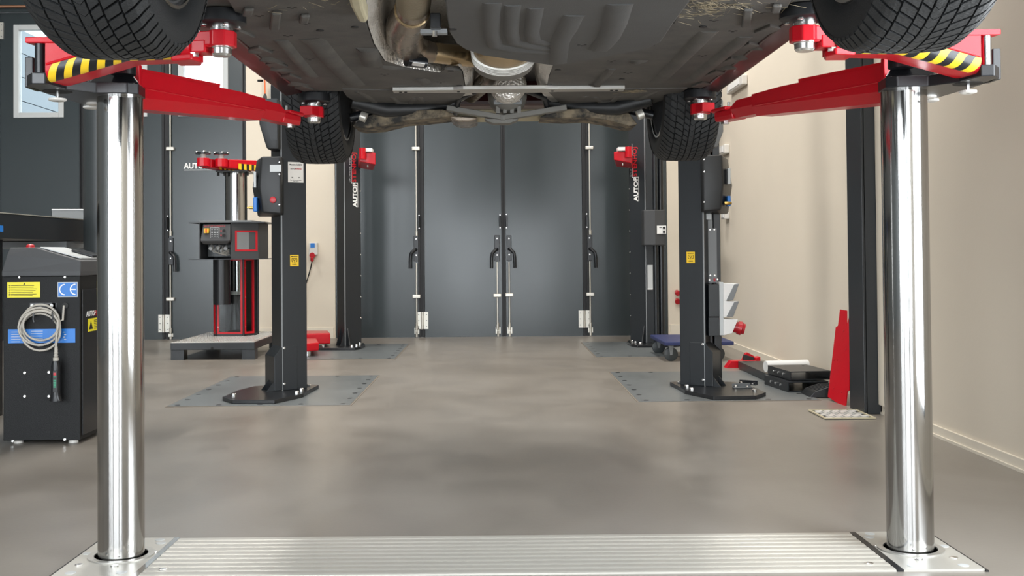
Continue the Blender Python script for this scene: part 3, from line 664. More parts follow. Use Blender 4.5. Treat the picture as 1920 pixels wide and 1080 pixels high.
# raised pockets on the front step panels
for x0, q in ((400, [(215, 50, 290, 95), (420, 80, 495, 200), (640, 100, 710, 150)]), (1040, [(1400, 50, 1470, 185), (1620, 20, 1690, 70)])):
    for a, c, e, f in q:
        MB().prism([U(x0+a/4, f/4, UZ-.0125), U(x0+e/4, f/4, UZ-.0125), U(x0+e/4+4, c/4, UZ-.0125), U(x0+a/4+4, c/4, UZ-.0125)], (0, 0, -.012)).build('pocket', 'under', tray_l if x0 == 400 else tray_r, bevel=.005)
# small drain holes in clusters of three
for x0, par, z, q in ((400, tray_l, UZ, [(560, 270), (425, 380), (725, 445), (1285, 560), (1705, 618), (345, 120), (590, 58), (695, 180)]),
                   (1040, tray_r, UZ, [(1335, 235), (1440, 345), (1108, 420), (425, 460), (550, 548), (1195, 155), (1550, 95), (1325, 32)]), (1040, eng, 1.505, [(205, 340)])):
    for k, (a, c) in enumerate(q):
        b = MB(); zz = z if c > 190 else z-.0127
        for dx, dy in ((-24, -3), (0, 4), (24, -4)):
            p = U(x0+(a+dx)/4, (c+dy)/4, zz); b.cyl((p.x, p.y, zz-.0008), (p.x, p.y, zz+.002), .0048, n=10)
        b.build('drain_holes', 'black', par)
for px, py, z in ((436, 85, UZ), (452, 82, UZ), (1452, 77, UZ), (1222, 84, UZ), (849, 55, 1.505), (1057, 66, 1.505), (1048, 116, 1.505), (600, 57, UZ-.014), (665, 51, UZ-.014), (1318, 50, UZ-.014), (488, 152, UZ), (1166, 148, UZ), (1046, 131, UZ), (861, 160, UZ), (1030, 158, UZ), (845, 133, UZ)):
    p = U(px, py, z); MB().cyl((p.x, p.y, z-.0015), (p.x, p.y, z+.004), .011, n=12).build('plug_hole', 'black', car)
# dry grass and mud caught on the edges: a few straws
gr = MB()
def straws(px, py, z, n, spread):
    c = U(px, py, z)
    for i in range(n):
        a = random.uniform(0, 2*PI); l = random.uniform(.015, .06); p = c+Vector((random.gauss(0, spread), random.gauss(0, spread*.8), random.uniform(-.004, 0)))
        gr.cyl(p, p+Vector((math.cos(a)*l, math.sin(a)*l, random.uniform(-.006, .002))), .0006, n=3)
straws(1335, 8, UZ-.014, 90, .04); straws(1300, 25, UZ-.014, 30, .05); straws(570, 4, UZ-.014, 14, .07); straws(1190, 170, UZ-.004, 45, .022); straws(1410, 8, UZ-.014, 30, .08)
o = gr.build('dry_grass', 'straw', car); o['kind'] = 'stuff'; lab(o, 'dry straw and grass stuck to the underbody')
# tan bracket and heat shield
q = z4([(1000, 0), (1030, 60), (1085, 165), (1140, 178), (1160, 160), (1130, 80), (1105, 0)], 400)
MB().prism(upoly([(x, y if y else -12) for x, y in q], UZ-.04), (0, 0, .05)).build('tunnel_bracket', 'tan', car, bevel=.008)
edge = [(686, -20), (690, 45), (702, 82), (722, 114), (760, 126), (824, 136), (834, 128), (858, 121), (868, 133), (874, 166)]
mid = [(704, -20), (707, 35), (718, 68), (735, 98), (768, 110), (826, 120), (842, 117), (868, 116), (884, 122), (886, 160)]
inn = [(725, -20), (730, 20), (742, 60), (756, 92), (780, 102), (830, 110), (850, 112), (888, 112), (897, 118), (893, 150)]
rows = [[U(x, y, UZ-.001) for x, y in edge], [U(x, y, 1.56) for x, y in mid], [U(x, y, 1.64) for x, y in inn], [U(x+12, y-2, 1.735) for x, y in inn]]
MB().sheet(list(map(list, zip(*rows)))).build('heat_shield', 'heat_shield', car, smooth=80)
rows = [[U(1037, 122, UZ-.001), U(1030, 140, UZ-.001), U(1024, 166, UZ-.001)], [U(1012, 119, 1.555), U(1010, 140, 1.56), U(1014, 164, 1.555)], [U(1000, 117, 1.66), U(1003, 140, 1.66), U(1008, 162, 1.66)]]
MB().sheet(list(map(list, zip(*rows)))).build('heat_shield', 'heat_shield', car, smooth=80)
MB().sheet([[(-.42, y, 1.738), (.28, y, 1.738)] for y in (2.2, 3.0, 3.8, 4.6)]).build('tunnel_heat_shield', 'heat_shield', car)
# exhaust: flexible braid, clamp ring, elbow, cross pipe, catalyst can
zx = 1.575
def C3(px, py, z): return U(px, py, z)
f0, f1 = C3(776, -60, zx), C3(775, 8, zx)
fl = MB().tube([f0.lerp(f1, k/10) for k in range(11)], [.043+.002*(k % 2) for k in range(11)], 20).build('flexible_pipe', 'braid', car, smooth=30)
for k in range(22):
    p = f0.lerp(f1, .25+k*.034); MB().torus(p, f1-f0, .0460, .0034, 24, 6).build('braid_ring', 'braid', fl, smooth=60)
r0, r1 = C3(773, 18, zx), C3(771, 27, zx)
MB().lathe(r0, r1-r0, [(0, .046), (.004, .052), (.02, .052), (.026, .046)], 28).build('clamp_ring', 'exhaust_gold', car, smooth=30)
MB().tube([C3(775, 4, zx), C3(773, 20, zx), C3(768, 32, zx), C3(759, 48, 1.580), C3(758, 66, 1.578), C3(765, 84, 1.572), C3(784, 94, 1.568), C3(812, 99, 1.568)], [.043, .048, .054, .060, .060, .054, .043, .035], 24).build('exhaust_elbow', 'exhaust', car, smooth=60)
MB().tube([C3(785, 96, 1.566), C3(815, 99, 1.568), C3(860, 104, 1.572), C3(905, 109, 1.58), C3(930, 112, 1.60)], [.032, .0355, .0365, .037, .038], 24).build('cross_pipe', 'exhaust_gold', car, smooth=60)
p = C3(912, 110, 1.583); MB().lathe(p-Vector((.012, .002, 0)), (1, .25, .05), [(0, .038), (.003, .043), (.016, .043), (.02, .038)], 24).build('pipe_joint', 'exhaust', car, smooth=30)
cc = Vector((.034, 3.69, 1.562))
def oval(b, prof, rx=1., rz=.60, n=36): return b.loft([[cc+Vector((rx*r*math.cos(2*PI*i/n), a, rz*r*math.sin(2*PI*i/n))) for i in range(n)] for a, r in prof])
can = oval(MB(), [(-.16, .035), (-.12, .05), (-.05, .085), (0, .103), (.25, .103), (.30, .07), (.34, .045)]).build('catalyst_can', 'exhaust_gold', car, smooth=40)
for k in range(9): a = .006+.0145*k; oval(MB(), [(a-.007, .103), (a-.005, .113-.004*(k % 2)), (a+.005, .113-.004*(k % 2)), (a+.007, .103)]).build('can_band', ('alu_bar', 'under')[k % 2], can, smooth=30)
oval(MB(), [(.132, .105), (.137, .110), (.235, .110), (.24, .104)]).build('can_sleeve', 'under_grey', can, smooth=30)
MB().tube([cc+Vector((.0, .30, .0)), Vector((.03, 4.12, 1.585)), Vector((-.03, 4.42, 1.575)), Vector((-.10, 4.7, 1.56))], .036, 18).build('rear_exhaust_pipe', 'exhaust', car, smooth=60)
# small module hanging on the tunnel wall
MB().box(*(lambda a, c: (a.x, c.x, a.y, a.y+.06))(PY(806, 40, 3.0), PY(826, 40, 3.0)), PY(815, 52, 3.0).z, PY(815, 24, 3.0).z).build('tunnel_module', 'black_satin', car, bevel=.003)
MB().cyl(PY(815, 58, 3.0), PY(815, 68, 3.0), .007, n=8).build('module_screw', 'steel', car)
MB().box(PY(788, 56, 3.03).x, PY(838, 56, 3.03).x, 3.03, 3.06, PY(810, 62, 3.03).z, PY(810, 54, 3.03).z).build('module_bracket', 'midgrey', car)
a, c = C3(762, 114, UZ-.012), C3(797, 118, UZ-.012)
dn = MB().cyl(a, c, .019, n=20).build('pump_canister', 'black_satin', car, smooth=40)
MB().prism([C3(774, 108, 1.514)-Vector((0, 0, .016)), C3(797, 111, 1.514)-Vector((0, 0, .016)), C3(795, 119, 1.514)-Vector((0, 0, .012)), C3(772, 116, 1.514)-Vector((0, 0, .012))], (0, 0, .002)).build('paper_label', 'white', dn)
# silver strut crossing below the tunnel
a, c = U(737, 173, 1.515), U(1168, 172, 1.515)
st = MB().loft([[Vector((x, 4.30+dy*w_, 1.515+dz)) for dy, dz in ((-1, 0), (1, 0), (1, .016), (-1, .016))] for x, w_ in ((a.x, .035), (-.16, .035), (-.12, .05), (.20, .05), (.25, .035), (c.x, .032))]).build('cross_strut', 'alu_bar', car, bevel=.003)
for x in (a.x+.03, a.x+.05, -.14, .23, c.x-.05, c.x-.03): bolt('bolt', 'black', (x, 4.30, 1.515), (0, 0, -1), .006, .003, st)
# rear panels, braces, axle carrier and differential
RZ = 1.525
for pts in ([(640, 168), (740, 170), (876, 172), (866, 184), (835, 203), (800, 204), (700, 203), (676, 197), (650, 182)], [(1024, 170), (1170, 168), (1290, 166), (1262, 183), (1205, 200), (1150, 202), (1056, 203), (1046, 190)]):
    o = MB().prism(upoly(pts, RZ), (0, 0, .02)).build('rear_panel', 'under', car, bevel=.004)
    lx = pts[0][0] < 900
    for p2 in ([(735, 182), (745, 192), (770, 193), (778, 184)], [(785, 182), (792, 189), (803, 189)], [(670, 172), (690, 182), (705, 195)]) if lx else ([(1115, 182), (1125, 191), (1150, 190), (1158, 181)], [(1085, 186), (1098, 180)], [(1238, 170), (1200, 185), (1175, 196)]):
        ribs(p2, .03, RZ, o, 'under', .006)
for pts in ([(880, 170), (852, 178), (830, 203), (826, 206), (838, 206), (870, 188), (886, 178)], [(1014, 171), (1052, 177), (1056, 200), (1040, 196), (1020, 180)]):
    MB().prism(upoly(pts, 1.535), (0, 0, .004)).build('heat_shield', 'heat_shield', car)
SY = 4.72
def sub(pts, y, d, m, name, bev=.006): return MB().prism([PY(px, py, y) for px, py in pts], (0, d, 0)).build(name, m, car, bevel=bev)
sub([(660, 236), (672, 226), (697, 214), (722, 206), (830, 205), (860, 216), (800, 223), (760, 226), (715, 237), (677, 240)], SY, .22, 'mud', 'rear_subframe_arm')
sub([(1012, 219), (1040, 206), (1110, 202), (1150, 203), (1180, 212), (1196, 233), (1180, 236), (1140, 225), (1100, 219), (1060, 221)], SY, .22, 'mud', 'rear_subframe_arm')
sub([(855, 205), (1045, 204), (1050, 219), (850, 222)], SY+.12, .16, 'tan', 'rear_subframe_beam')
for (a, c) in (((838, 203), (948, 222)), ((1062, 202), (938, 222))):
    p, q = PY(*a, SY-.05), PY(*c, SY-.07); d = (q-p).normalized(); n_ = Vector((-d.z, 0, d.x))
    MB().obox((p+q)/2, (q-p)/2, Vector((0, .025, 0)), n_*.011).build('tension_strut', 'under_grey', car, bevel=.003)
sub([(908, 222), (972, 222), (968, 226), (955, 231), (925, 231), (914, 227)], SY-.085, .08, 'under_grey', 'strut_bracket', .003)
sub([(842, 216), (895, 219), (893, 224), (880, 228), (858, 228), (846, 222)], SY+.03, .25, 'exhaust', 'rear_silencer', .012)
df = PY(952, 184, 4.62)+Vector((0, 0, .028))
dif = MB().lathe(df, (0, 1, 0), [(-.05, .03), (-.02, .055), (0, .075), (.05, .085), (.16, .085), (.22, .06)], 24).build('differential', 'under_grey', car, smooth=40)
MB().obox(df+Vector((0, -.01, -.045)), (.06, 0, 0), (0, .012, 0), (0, 0, .012)).build('differential_flange', 'midgrey', dif, bevel=.004)
for x in (-.045, .045): bolt('bolt', 'steel', df+Vector((x, -.022, -.04)), (0, -1, 0), .009, .008, dif)
MB().lathe(df+Vector((0, -.055, .012)), (0, -1, .03), [(0, .074), (.05, .078), (.09, .066), (.11, .03)], 24).build('perforated_shield', 'heat_shield', car, smooth=40)
for k in range(4): MB().box(df.x-.05+k*.03, df.x-.034+k*.03, 4.63, 4.7, df.z-.09, df.z-.06).build('cooling_fin', 'under_grey', dif)
for s, sx in ((-1, -.42), (1, .46)):          # control arms and dark links beside the rear wheels
    MB().tube([(CXC+s*.64, 4.66, 1.53), (CXC+s*.5, 4.7, 1.50), (CXC+s*.34, 4.76, 1.51), (CXC+s*.2, 4.80, 1.54)], [.03, .034, .03, .022], 12).build('control_arm', 'black_plastic', car, smooth=60)
    MB().tube([(CXC+s*.66, 4.74, 1.47), (CXC+s*.55, 4.76, 1.50), (CXC+s*.45, 4.8, 1.545)], .02, 12).build('track_rod', 'black_satin', car, smooth=60)
    MB().cyl((CXC+s*.575, 4.63, 1.455), (CXC+s*.60, 4.63, 1.465), .021, n=18).build('rubber_bush', 'zinc', car, smooth=40)
    MB().tube([(CXC+s*.10, 4.52, 1.55), (CXC+s*.18, 4.6, 1.53), (CXC+s*.2, 4.7, 1.48)], .012, 10).build('brake_line_guard', 'black_satin', car, smooth=60)

# ================================================================== TWO-POST LIFT COLUMNS
def column(P2, s, label, front):
    """P2: inner far corner of the main face (left-hand column); s=-1 mirrors it to the right-hand side about MX."""
    MX = -.015 if front else .0
    T = Matrix.Translation((MX, 0, 0)) @ Matrix.Diagonal((s, 1, 1, 1)) @ Matrix.Translation((-MX, 0, 0)) if s < 0 else None
    tp = lambda p: (T @ Vector(p)) if T else Vector(p)
    td = lambda d: Vector((d[0]*s, d[1], d[2]))
    c30, s30 = math.cos(PI/6), math.sin(PI/6); a = Vector((c30, s30, 0)); n = Vector((s30, -c30, 0)); dp = Vector((-s30, c30, 0))
    P2 = Vector((*P2, .028)); w, d = .165, .20; P1 = P2-a*w
    Hc = 3.1
    t = thing('lift_column', label, 'lift column', tp((P2.x-.07, P2.y+.05, 0)), 'dark grey two-post lift columns')
    c = MB(T)
    # C-section: main face, outer return, back lip
    q = [P1, P2, P2+dp*d*.95, P2+dp*d*.95-a*.012, P2+dp*.012-a*.012, P1+dp*.012+a*.012, P1+dp*d+a*.012, P1+dp*d]
    q = [P1, P2, P2+dp*d, P1+dp*d]
    col = c.prism(q, (0, 0, Hc)).build('post', 'anthracite', t, bevel=.004)
    MB(T).prism([P1-a*.004-n*-.001, P1+a*.004+n*.003, P1+a*.004-n*.006, P1-a*.004-n*.006], (0, 0, Hc-.3)).build('edge_strip', 'midgrey', col)
    # foot box wrapped round the bottom with a sloping top
    f0 = P1-a*.052
    if front: MB(T).loft([[f0+n*.002, P1+a*.10+n*.002, P1+a*.10+dp*d*.9, f0+dp*d*.9], [f0+n*.002+Vector((0, 0, .215)), P1+a*.10+n*.002+Vector((0, 0, .215)), P1+a*.10+dp*d*.9+Vector((0, 0, .215)), f0+dp*d*.9+Vector((0, 0, .215))], [P1+n*.002+Vector((0, 0, .275)), P1+a*.10+n*.002+Vector((0, 0, .275)), P1+a*.10+dp*d*.9+Vector((0, 0, .275)), P1+dp*d*.9+Vector((0, 0, .275))]]).build('foot_cover', 'anthracite', t, bevel=.003)
    for z in ((.04, .265) if front else ()): bolt('screw', 'zinc_bright', tp(P1+a*.012+n*.0025+Vector((0, 0, z))), td(n), .0085, .004, t)
    # base plate
    if front: bp_ = [G(417, 744, .028), G(435, 750, .028), G(515, 750, .028), G(569, 738, .028), G(580, 731, .028), Vector((-1.16, 7.15, .028)), Vector((-1.3, 7.27, .028)), G(476, 724, .028), G(445, 732, .028)]
    else:
        bp_ = [Vector((P2.x+dx, P2.y+dy, .028)) for dx, dy in ((-.44, -.22), (-.36, -.32), (-.02, -.34), (.02, -.22), (.03, .02), (.0, .2), (-.25, .25), (-.40, .05))]
    bpl = MB(T).prism(bp_, (0, 0, -.023)).build('base_plate', 'black_satin', t, bevel=.003)
    ctr = sum(bp_, Vector())/len(bp_)
    for i in range(len(bp_)):
        p = bp_[i].lerp(ctr, .22); 
        if not front or i in (0, 3, 4, 5, 6): bolt('anchor_bolt', 'zinc_bright', tp(p), (0, 0, 1), .014, .022 if not front else .014, bpl, 6)
    g0 = f0 if front else P1; gh = .06 if front else .16
    for k in (0, .1): MB(T).prism([g0+dp*k-a*.002, g0+dp*k-a*.05, g0+dp*k+Vector((0, 0, gh))-a*.002], dp*.008).build('gusset', 'anthracite', t)
    if not front: MB(T).prism([P1+a*.02+n*.002, P1+a*.02+n*.06, P1+a*.02+n*.002+Vector((0, 0, .16))], a*.008).build('gusset', 'anthracite', t)
    return t, T, tp, td, P1, P2, a, n, dp
FL = column((-1.202, 6.96), 1, 'dark grey lift column with red button box and paper notice', True)
FR = column((-1.202, 6.99), -1, 'dark grey lift column with socket box, near the red leaning panel', True)
RL = column((-1.27, 10.33), 1, 'dark lift column behind the left rear tyre, lettered vertically', False)
RR = column((-1.27, 10.36), -1, 'dark lift column by the right centre door leaf, lettered vertically', False)
# --- stickers on the main faces
def facept(cset, px, py):
    t, T, tp, td, P1, P2, a, n, dp = cset; return PL(px, py, tp(P1)+td(n)*.0012, td(n))
def sticker(cset, name, m, px0, py0, px1, py1, th=.0006):
    t, T, tp, td, P1, P2, a, n, dp = cset; n = td(n)
    p = [PL(x, y, tp(P1)+n*.0008, n) for x, y in ((px0, py1), (px1, py1), (px1, py0), (px0, py0))]
    zb, ztp = (p[0].z+p[1].z)/2, (p[2].z+p[3].z)/2
    p[0].z = p[1].z = zb; p[2].z = p[3].z = ztp; p[3].x, p[3].y = p[0].x, p[0].y; p[2].x, p[2].y = p[1].x, p[1].y
    return MB().prism(p, n*th).build(name, m, t), p, n
def warn(cset, px0, py0, px1, py1):
    o, p, n = sticker(cset, 'yellow_sticker', 'yellow', px0, py0, px1, py1)
    ux = (p[1]-p[0]); uz = (p[3]-p[0]); O = p[0]+n*.0008
    f = lambda u, v: O+ux*u+uz*v
    b = MB(); 
    for q in (((.2, .42), (.2, .70)), ((.2, .70), (.8, .70)), ((.8, .70), (.8, .42)), ((.2, .42), (.34, .36)), ((.8, .42), (.66, .36)), ((.34, .62), (.5, .5)), ((.66, .62), (.5, .5)), ((.5, .5), (.5, .32))):
        b.cyl(f(*q[0]), f(*q[1]), .0016, n=4)
    b.build('pictogram', 'black', o)
    text('lettering', 'IMPORTANT', ux.length*.135, 'black', f(.5, .83), ux, uz, o, 1, .0004, 'CENTER'); text('lettering', 'CHECK', ux.length*.16, 'black', f(.5, .12), ux, uz, o, 1, .0004, 'CENTER')
warn(FL, 544, 478, 560, 499); warn(FR, 1287.5, 472, 1303, 493)
o, p, n = sticker(FL, 'paper_notice', 'offwhite', 540, 304, 569, 342)
ux, uz = p[1]-p[0], p[3]-p[0]; O = p[0]+n*.001; f = lambda u, v: O+ux*u+uz*v
text('lettering', 'Maestro 2.32 N', ux.length*.125, 'black', f(.5, .84), ux, uz, o, 1, .0006, 'CENTER')
text('lettering', 'AUTOP', ux.length*.10, 'black', f(.16, .64), ux, uz, o, 1, .0002); text('lettering', 'STENHOJ', ux.length*.10, 'red_plastic', f(.46, .64), ux, uz, o, 1, .0002)
text('lettering', 'DE', ux.length*.08, 'black', f(.28, .22), ux, uz, o, 1, .0003, 'CENTER'); text('lettering', 'EN', ux.length*.08, 'black', f(.72, .22), ux, uz, o, 1, .0003, 'CENTER')
text('lettering', 'Scan the code for more', ux.length*.075, 'black', f(.5, .09), ux, uz, o, 1, .0001, 'CENTER'); text('lettering', 'information', ux.length*.075, 'black', f(.5, .03), ux, uz, o, 1, .0001, 'CENTER')
# --- vertical lettering on the rear columns
def vtext(cset, px, py_base, mirror):
    t, T, tp, td, P1, P2, a, n, dp = cset; n = td(n); up = Vector((0, 0, 1)); ac = td(a)*(1 if mirror > 0 else -1)
    uy = -Vector((n.y*-1, n.x, 0)).normalized(); uy = up.cross(n)*-1      # letters' up direction: to the left
    uy = -(up.cross(n)) if False else n.cross(up)
    if uy.x > 0: uy = -uy
    o0 = facept(cset, px, py_base)
    text('lettering', 'AUTOP', .056, 'white', o0+n*.001, up, uy, t, 1.22, .0022)
    k = facept(cset, px, py_base-80.0/1) if False else None
    o1 = o0+up*.232
    text('lettering', 'STENHOJ', .056, 'red_plastic', o1+n*.001+uy*.008, up, uy, t, 1.22, .0014)
    text('lettering', 'UPLIFTING POWERS', .016, 'lightgrey', o1+n*.001+uy*.062, up, uy, t, 1.5, .0, spacing=1.35)
    MB().obox(o0+up*.113+n*.001-uy*.010, up*.115, uy*.0018, n*.0005).obox(o0+up*.226+n*.001+uy*.021, up*.0018, uy*.033, n*.0005).obox(o0+up*.385+n*.001+uy*.054, up*.16, uy*.0018, n*.0005).build('lettering_frame', 'white', t)
vtext(RL, 669, 388, 1); vtext(RR, 1196, 377, -1)
# rows of small screws along the rear columns
for cs in (RL, RR):
    t, T, tp, td, P1, P2, a, n, dp = cs
    for i in range(10): bolt('screw', 'zinc_bright', tp(P2+n*.001-a*.004+Vector((0, 0, .25+.2*i))), td(n), .005, .003, t)

# --- control boxes of the front columns
def rounded(b, x0, x1, z0, z1, y0, y1, r0, r1, n=4):
    """box in x/z with the two outer (x0) corners rounded by r0, extruded y0..y1"""
    q = [(x1, z0), (x1, z1)]
    for i in range(n+1): q.append((x0+r0-r0*math.sin(PI/2*i/n), z1-r0+r0*math.cos(PI/2*i/n)))
    for i in range(n+1): q.append((x0+r1-r1*math.cos(PI/2*i/n), z0+r1-r1*math.sin(PI/2*i/n)))
    return b.prism([(x, y0, z) for x, z in q], (0, y1-y0, 0))
t = FL[0]; Y = 6.80
x0, x1, z0, z1 = ext(489, 293, 527, 405, Y); xo = PY(474, 350, Y+.19).x
b = MB(); b.loft([[(x1, Y, z0+.01), (x1, Y, z1), (x0+.004, Y, z1), (x0-.012, Y, (z0+z1)/2), (x0+.010, Y, z0+.02)], [(x1, Y+.19, z0), (x1, Y+.19, z1), (xo+.025, Y+.19, z1-.005), (xo-.004, Y+.19, (z0+z1)/2), (xo+.03, Y+.19, z0)]])
bx = lab(b.build('control_box', 'black_plastic', t, bevel=.012, seg=3, smooth=40), 'black control box with a red button')
MB().cyl(PY(512.5, 375, Y+.001), PY(512.5, 375, Y+.001)-Vector((0, .018, 0)), .020, n=24).build('emergency_button', 'red_plastic', bx, bevel=.003, smooth=40)
b = MB(); pbox(b, 506, 309, 527, 322, Y-.0015, .002); b.build('type_plate', 'lightgrey', bx)
for py in (304, 327, 384): bolt('screw', 'zinc_bright', PY(524, py, Y), (0, -1, 0), .005, .003, bx)
p = PY(482, 384, Y+.09); MB().box(p.x-.012, p.x+.013, Y+.03, Y+.09, p.z-.045, p.z+.045).build('valve_block', 'blue', bx, bevel=.005)
MB().lathe(p+Vector((-.012, 0, -.02)), (-1, 0, .05), [(0, .014), (.012, .014), (.014, .008), (.035, .009), (.037, .005), (.05, .006)], 12).build('brass_nipple', 'brass', bx, smooth=30)
p = PY(481, 335, Y+.09); o = MB().box(p.x-.006, p.x+.010, Y+.03, Y+.10, p.z-.06, p.z+.04).build('switch_panel', 'lightgrey', bx, bevel=.003)
for dz in (.015, -.04): MB().cyl(p+Vector((.004, -.045, dz)), p+Vector((.004, -.025, dz)), .011, n=12).build('knob', 'black', bx)
# carriage cover above the box
x0, x1, z0, z1 = ext(485, 215, 522, 280, Y)
MB().loft([[(x1, y, z0), (x1, y, z1+.1), (x0+.002, y, z1+.1), (x0+.002, y, z0+.16), (x0+.05, y, z0)] for y in (Y, Y+.18)]).build('carriage_cover', 'black_plastic', t, bevel=.012, smooth=40)
MB().prism([(x1-.008, Y-.003, z0+.06), (x1-.008, Y-.003, z1+.1), (x0+.045, Y-.003, z1+.1), (x0+.05, Y-.003, z0+.15), (x0+.075, Y-.003, z0+.06)], (0, .004, 0)).build('cover_window', 'rubber_pad', t)
p = PY(553, 272, 6.82); MB().box(p.x-.008, p.x+.008, 6.80, 6.82, p.z-.02, p.z+.02).build('white_clip', 'white', t)
# right column
t = FR[0]; Y = 6.84
x0, x1, z0, z1 = ext(1318, 290, 1353, 400, Y); xo = PY(1371, 345, Y+.19).x
b = MB(); b.loft([[(x0, Y, z0+.01), (x0, Y, z1), (x1+.006, Y, z1), (x1+.012, Y, (z0+z1)/2), (x1-.006, Y, z0+.02)], [(x0, Y+.19, z0), (x0, Y+.19, z1), (xo-.02, Y+.19, z1-.01), (xo+.008, Y+.19, (z0+z1)/2), (xo-.02, Y+.19, z0)]])
bx = lab(b.build('control_box', 'black_plastic', t, bevel=.012, seg=3, smooth=40), 'black control box')
for py in (299, 322, 379): bolt('screw', 'zinc_bright', PY(1320, py, Y), (0, -1, 0), .005, .003, bx)
p = PY(1365, 378, Y+.06); MB().box(p.x-.010, p.x+.012, Y+.03, Y+.09, p.z-.03, p.z+.035).build('valve_block', 'blue', bx, bevel=.005)
MB().lathe(p+Vector((-.03, -.035, -.012)), (1, 0, 0), [(0, .01), (.012, .012), (.03, .011), (.045, .008)], 12).build('brass_nipple', 'brass', bx, smooth=30)
p = PY(1364, 331, Y+.06); MB().box(p.x-.006, p.x+.012, Y+.02, Y+.10, p.z-.05, p.z+.05).build('switch_panel', 'lightgrey', bx, bevel=.003)
x0, x1, z0, z1 = ext(1330, 215, 1357, 276, Y)
MB().loft([[(x0, y, z0), (x0, y, z1+.1), (x1, y, z1+.1), (x1, y, z0+.10), (x1-.04, y, z0)] for y in (Y, Y+.18)]).build('carriage_cover', 'midgrey', t, bevel=.012, smooth=40)
MB().prism([(x0+.008, Y-.003, z0+.06), (x0+.008, Y-.003, z1+.1), (x0+.04, Y-.003, z1+.1), (x0+.03, Y-.003, z0+.06)], (0, .004, 0)).build('cover_window', 'rubber_pad', t)
# service rail with grey strip, bracket and socket box on the outer side of the right column
b = MB(); x0, x1, z0, z1 = ext(1322, 402, 1353, 660, 7.0); b.box(x0, x1-.06, 7.0, 7.08, .03, z1+.9).box(x1-.045, x1, 7.02, 7.12, .03, z1+.9); b.build('cable_channel', 'black_satin', t, bevel=.003)
b = MB(); pbox(b, 1326, 428, 1344, 530, 6.985, .006); pbox(b, 1326, 402, 1336, 428, 6.985, .006); gp = b.build('grey_cover_strip', 'midgrey', t)
for px, py in ((1331, 430.5), (1339, 430.5), (1331.5, 516.5), (1340, 516.5), (1330, 525), (1345, 524)): bolt('screw', 'zinc_bright', PY(px, py, 6.985), (0, -1, 0), .007, .004, gp)
b = MB(); pbox(b, 1318, 400, 1334, 412, 6.96, .02); b.build('bracket', 'lightgrey', t, bevel=.004)
b = MB(); pbox(b, 1338, 522, 1341.5, 528, 6.98, .006); b.build('red_tag', 'red_plastic', t)
b = MB(); pbox(b, 1329, 533, 1349, 594, 6.90, .10); pbox(b, 1329, 595, 1349, 630, 6.90, .10); b.build('socket_back_box', 'anthracite', t, bevel=.002)
SB = MB(); pbox(SB, 1349, 529, 1357, 629, 6.90, .10); sb = lab(SB.build('socket_box', 'lightgrey', t, bevel=.003), 'light grey three-way socket box')
Y = 6.88
for k, (ya, yb) in enumerate(((530, 565), (563, 596), (597, 629))):
    q = [(1357, ya+1), (1384, ya+2), (1373, yb-4), (1357, yb)]
    MB().prism([PY(px, py, Y) for px, py in q], (0, .12, 0)).build('socket_housing', 'white', sb, bevel=.003)
    if k < 2: MB().prism([PY(px, py, Y-.004) for px, py in ((1377, ya+3), (1386, ya+2), (1375, yb-2), (1362, yb-2))], (0, .128, 0)).build('flap', 'midgrey', sb, bevel=.003)
p = PY(1374, 612, Y+.05); MB().lathe(p, (1, -.15, -.25), [(0, .035), (.03, .036), (.03, .042), (.055, .044), (.06, .036), (.075, .034)], 18).build('red_plug', 'red_plastic', sb, smooth=35)
# control box and cable ducts on the rear right column
t = RR[0]; Y = 10.1
x0, x1, z0, z1 = ext(1208, 393, 1250, 460, Y)
bx = MB().loft([[(x0, Y+.1, z0), (x0, Y+.1, z1), (x0+.10, Y, z1), (x1-.02, Y+.02, z1), (x1-.02, Y+.2, z1)] [:0] or [(x0, Y+.03, zz), (x0+.10, Y, zz), (x1-.01, Y+.02, zz), (x1, Y+.2, zz), (x0, Y+.2, zz)] for zz in (z0, z1)]).build('control_box', 'grey_plastic', t, bevel=.008)
b = MB(); pbox(b, 1232, 423, 1249, 438.5, Y-.004, .008); sp = b.build('switch_plate', 'white', bx)
for py in (427, 435): MB().cyl(PY(1245, py, Y-.004), PY(1245, py, Y-.02), .012, n=14).build('push_button', 'black', sp)
b = MB(); pbox(b, 1236, 426, 1241, 427.2, Y-.0055, .001); b.build('lettering', 'black', sp)
b = MB(); pbox(b, 1214, 497, 1224, 541, 10.2, .004); sc_ = b.build('scale_strip', 'lightgrey', t)
b = MB(); pbox(b, 1214, 541, 1224, 543, 10.198, .004); b.build('scale_end', 'white', t)
b = MB(); x0, x1, z0, z1 = ext(1212, 200, 1226, 648, 10.25); b.box(x0, x1, 10.25, 10.3, .03, 3.1); x0, x1, z0, z1 = ext(1226, 200, 1234, 648, 10.2); b.cyl(((x0+x1)/2, 10.25, .03), ((x0+x1)/2, 10.25, 3.1), .022, n=14); b.build('cable_duct', 'anthracite', t, smooth=40)
MB().cyl((PY(1241, 550, 10.3).x, 10.32, .03), (PY(1241, 550, 10.3).x, 10.32, 3.1), .026, n=14).build('hydraulic_pipe', 'black_satin', t, smooth=40)
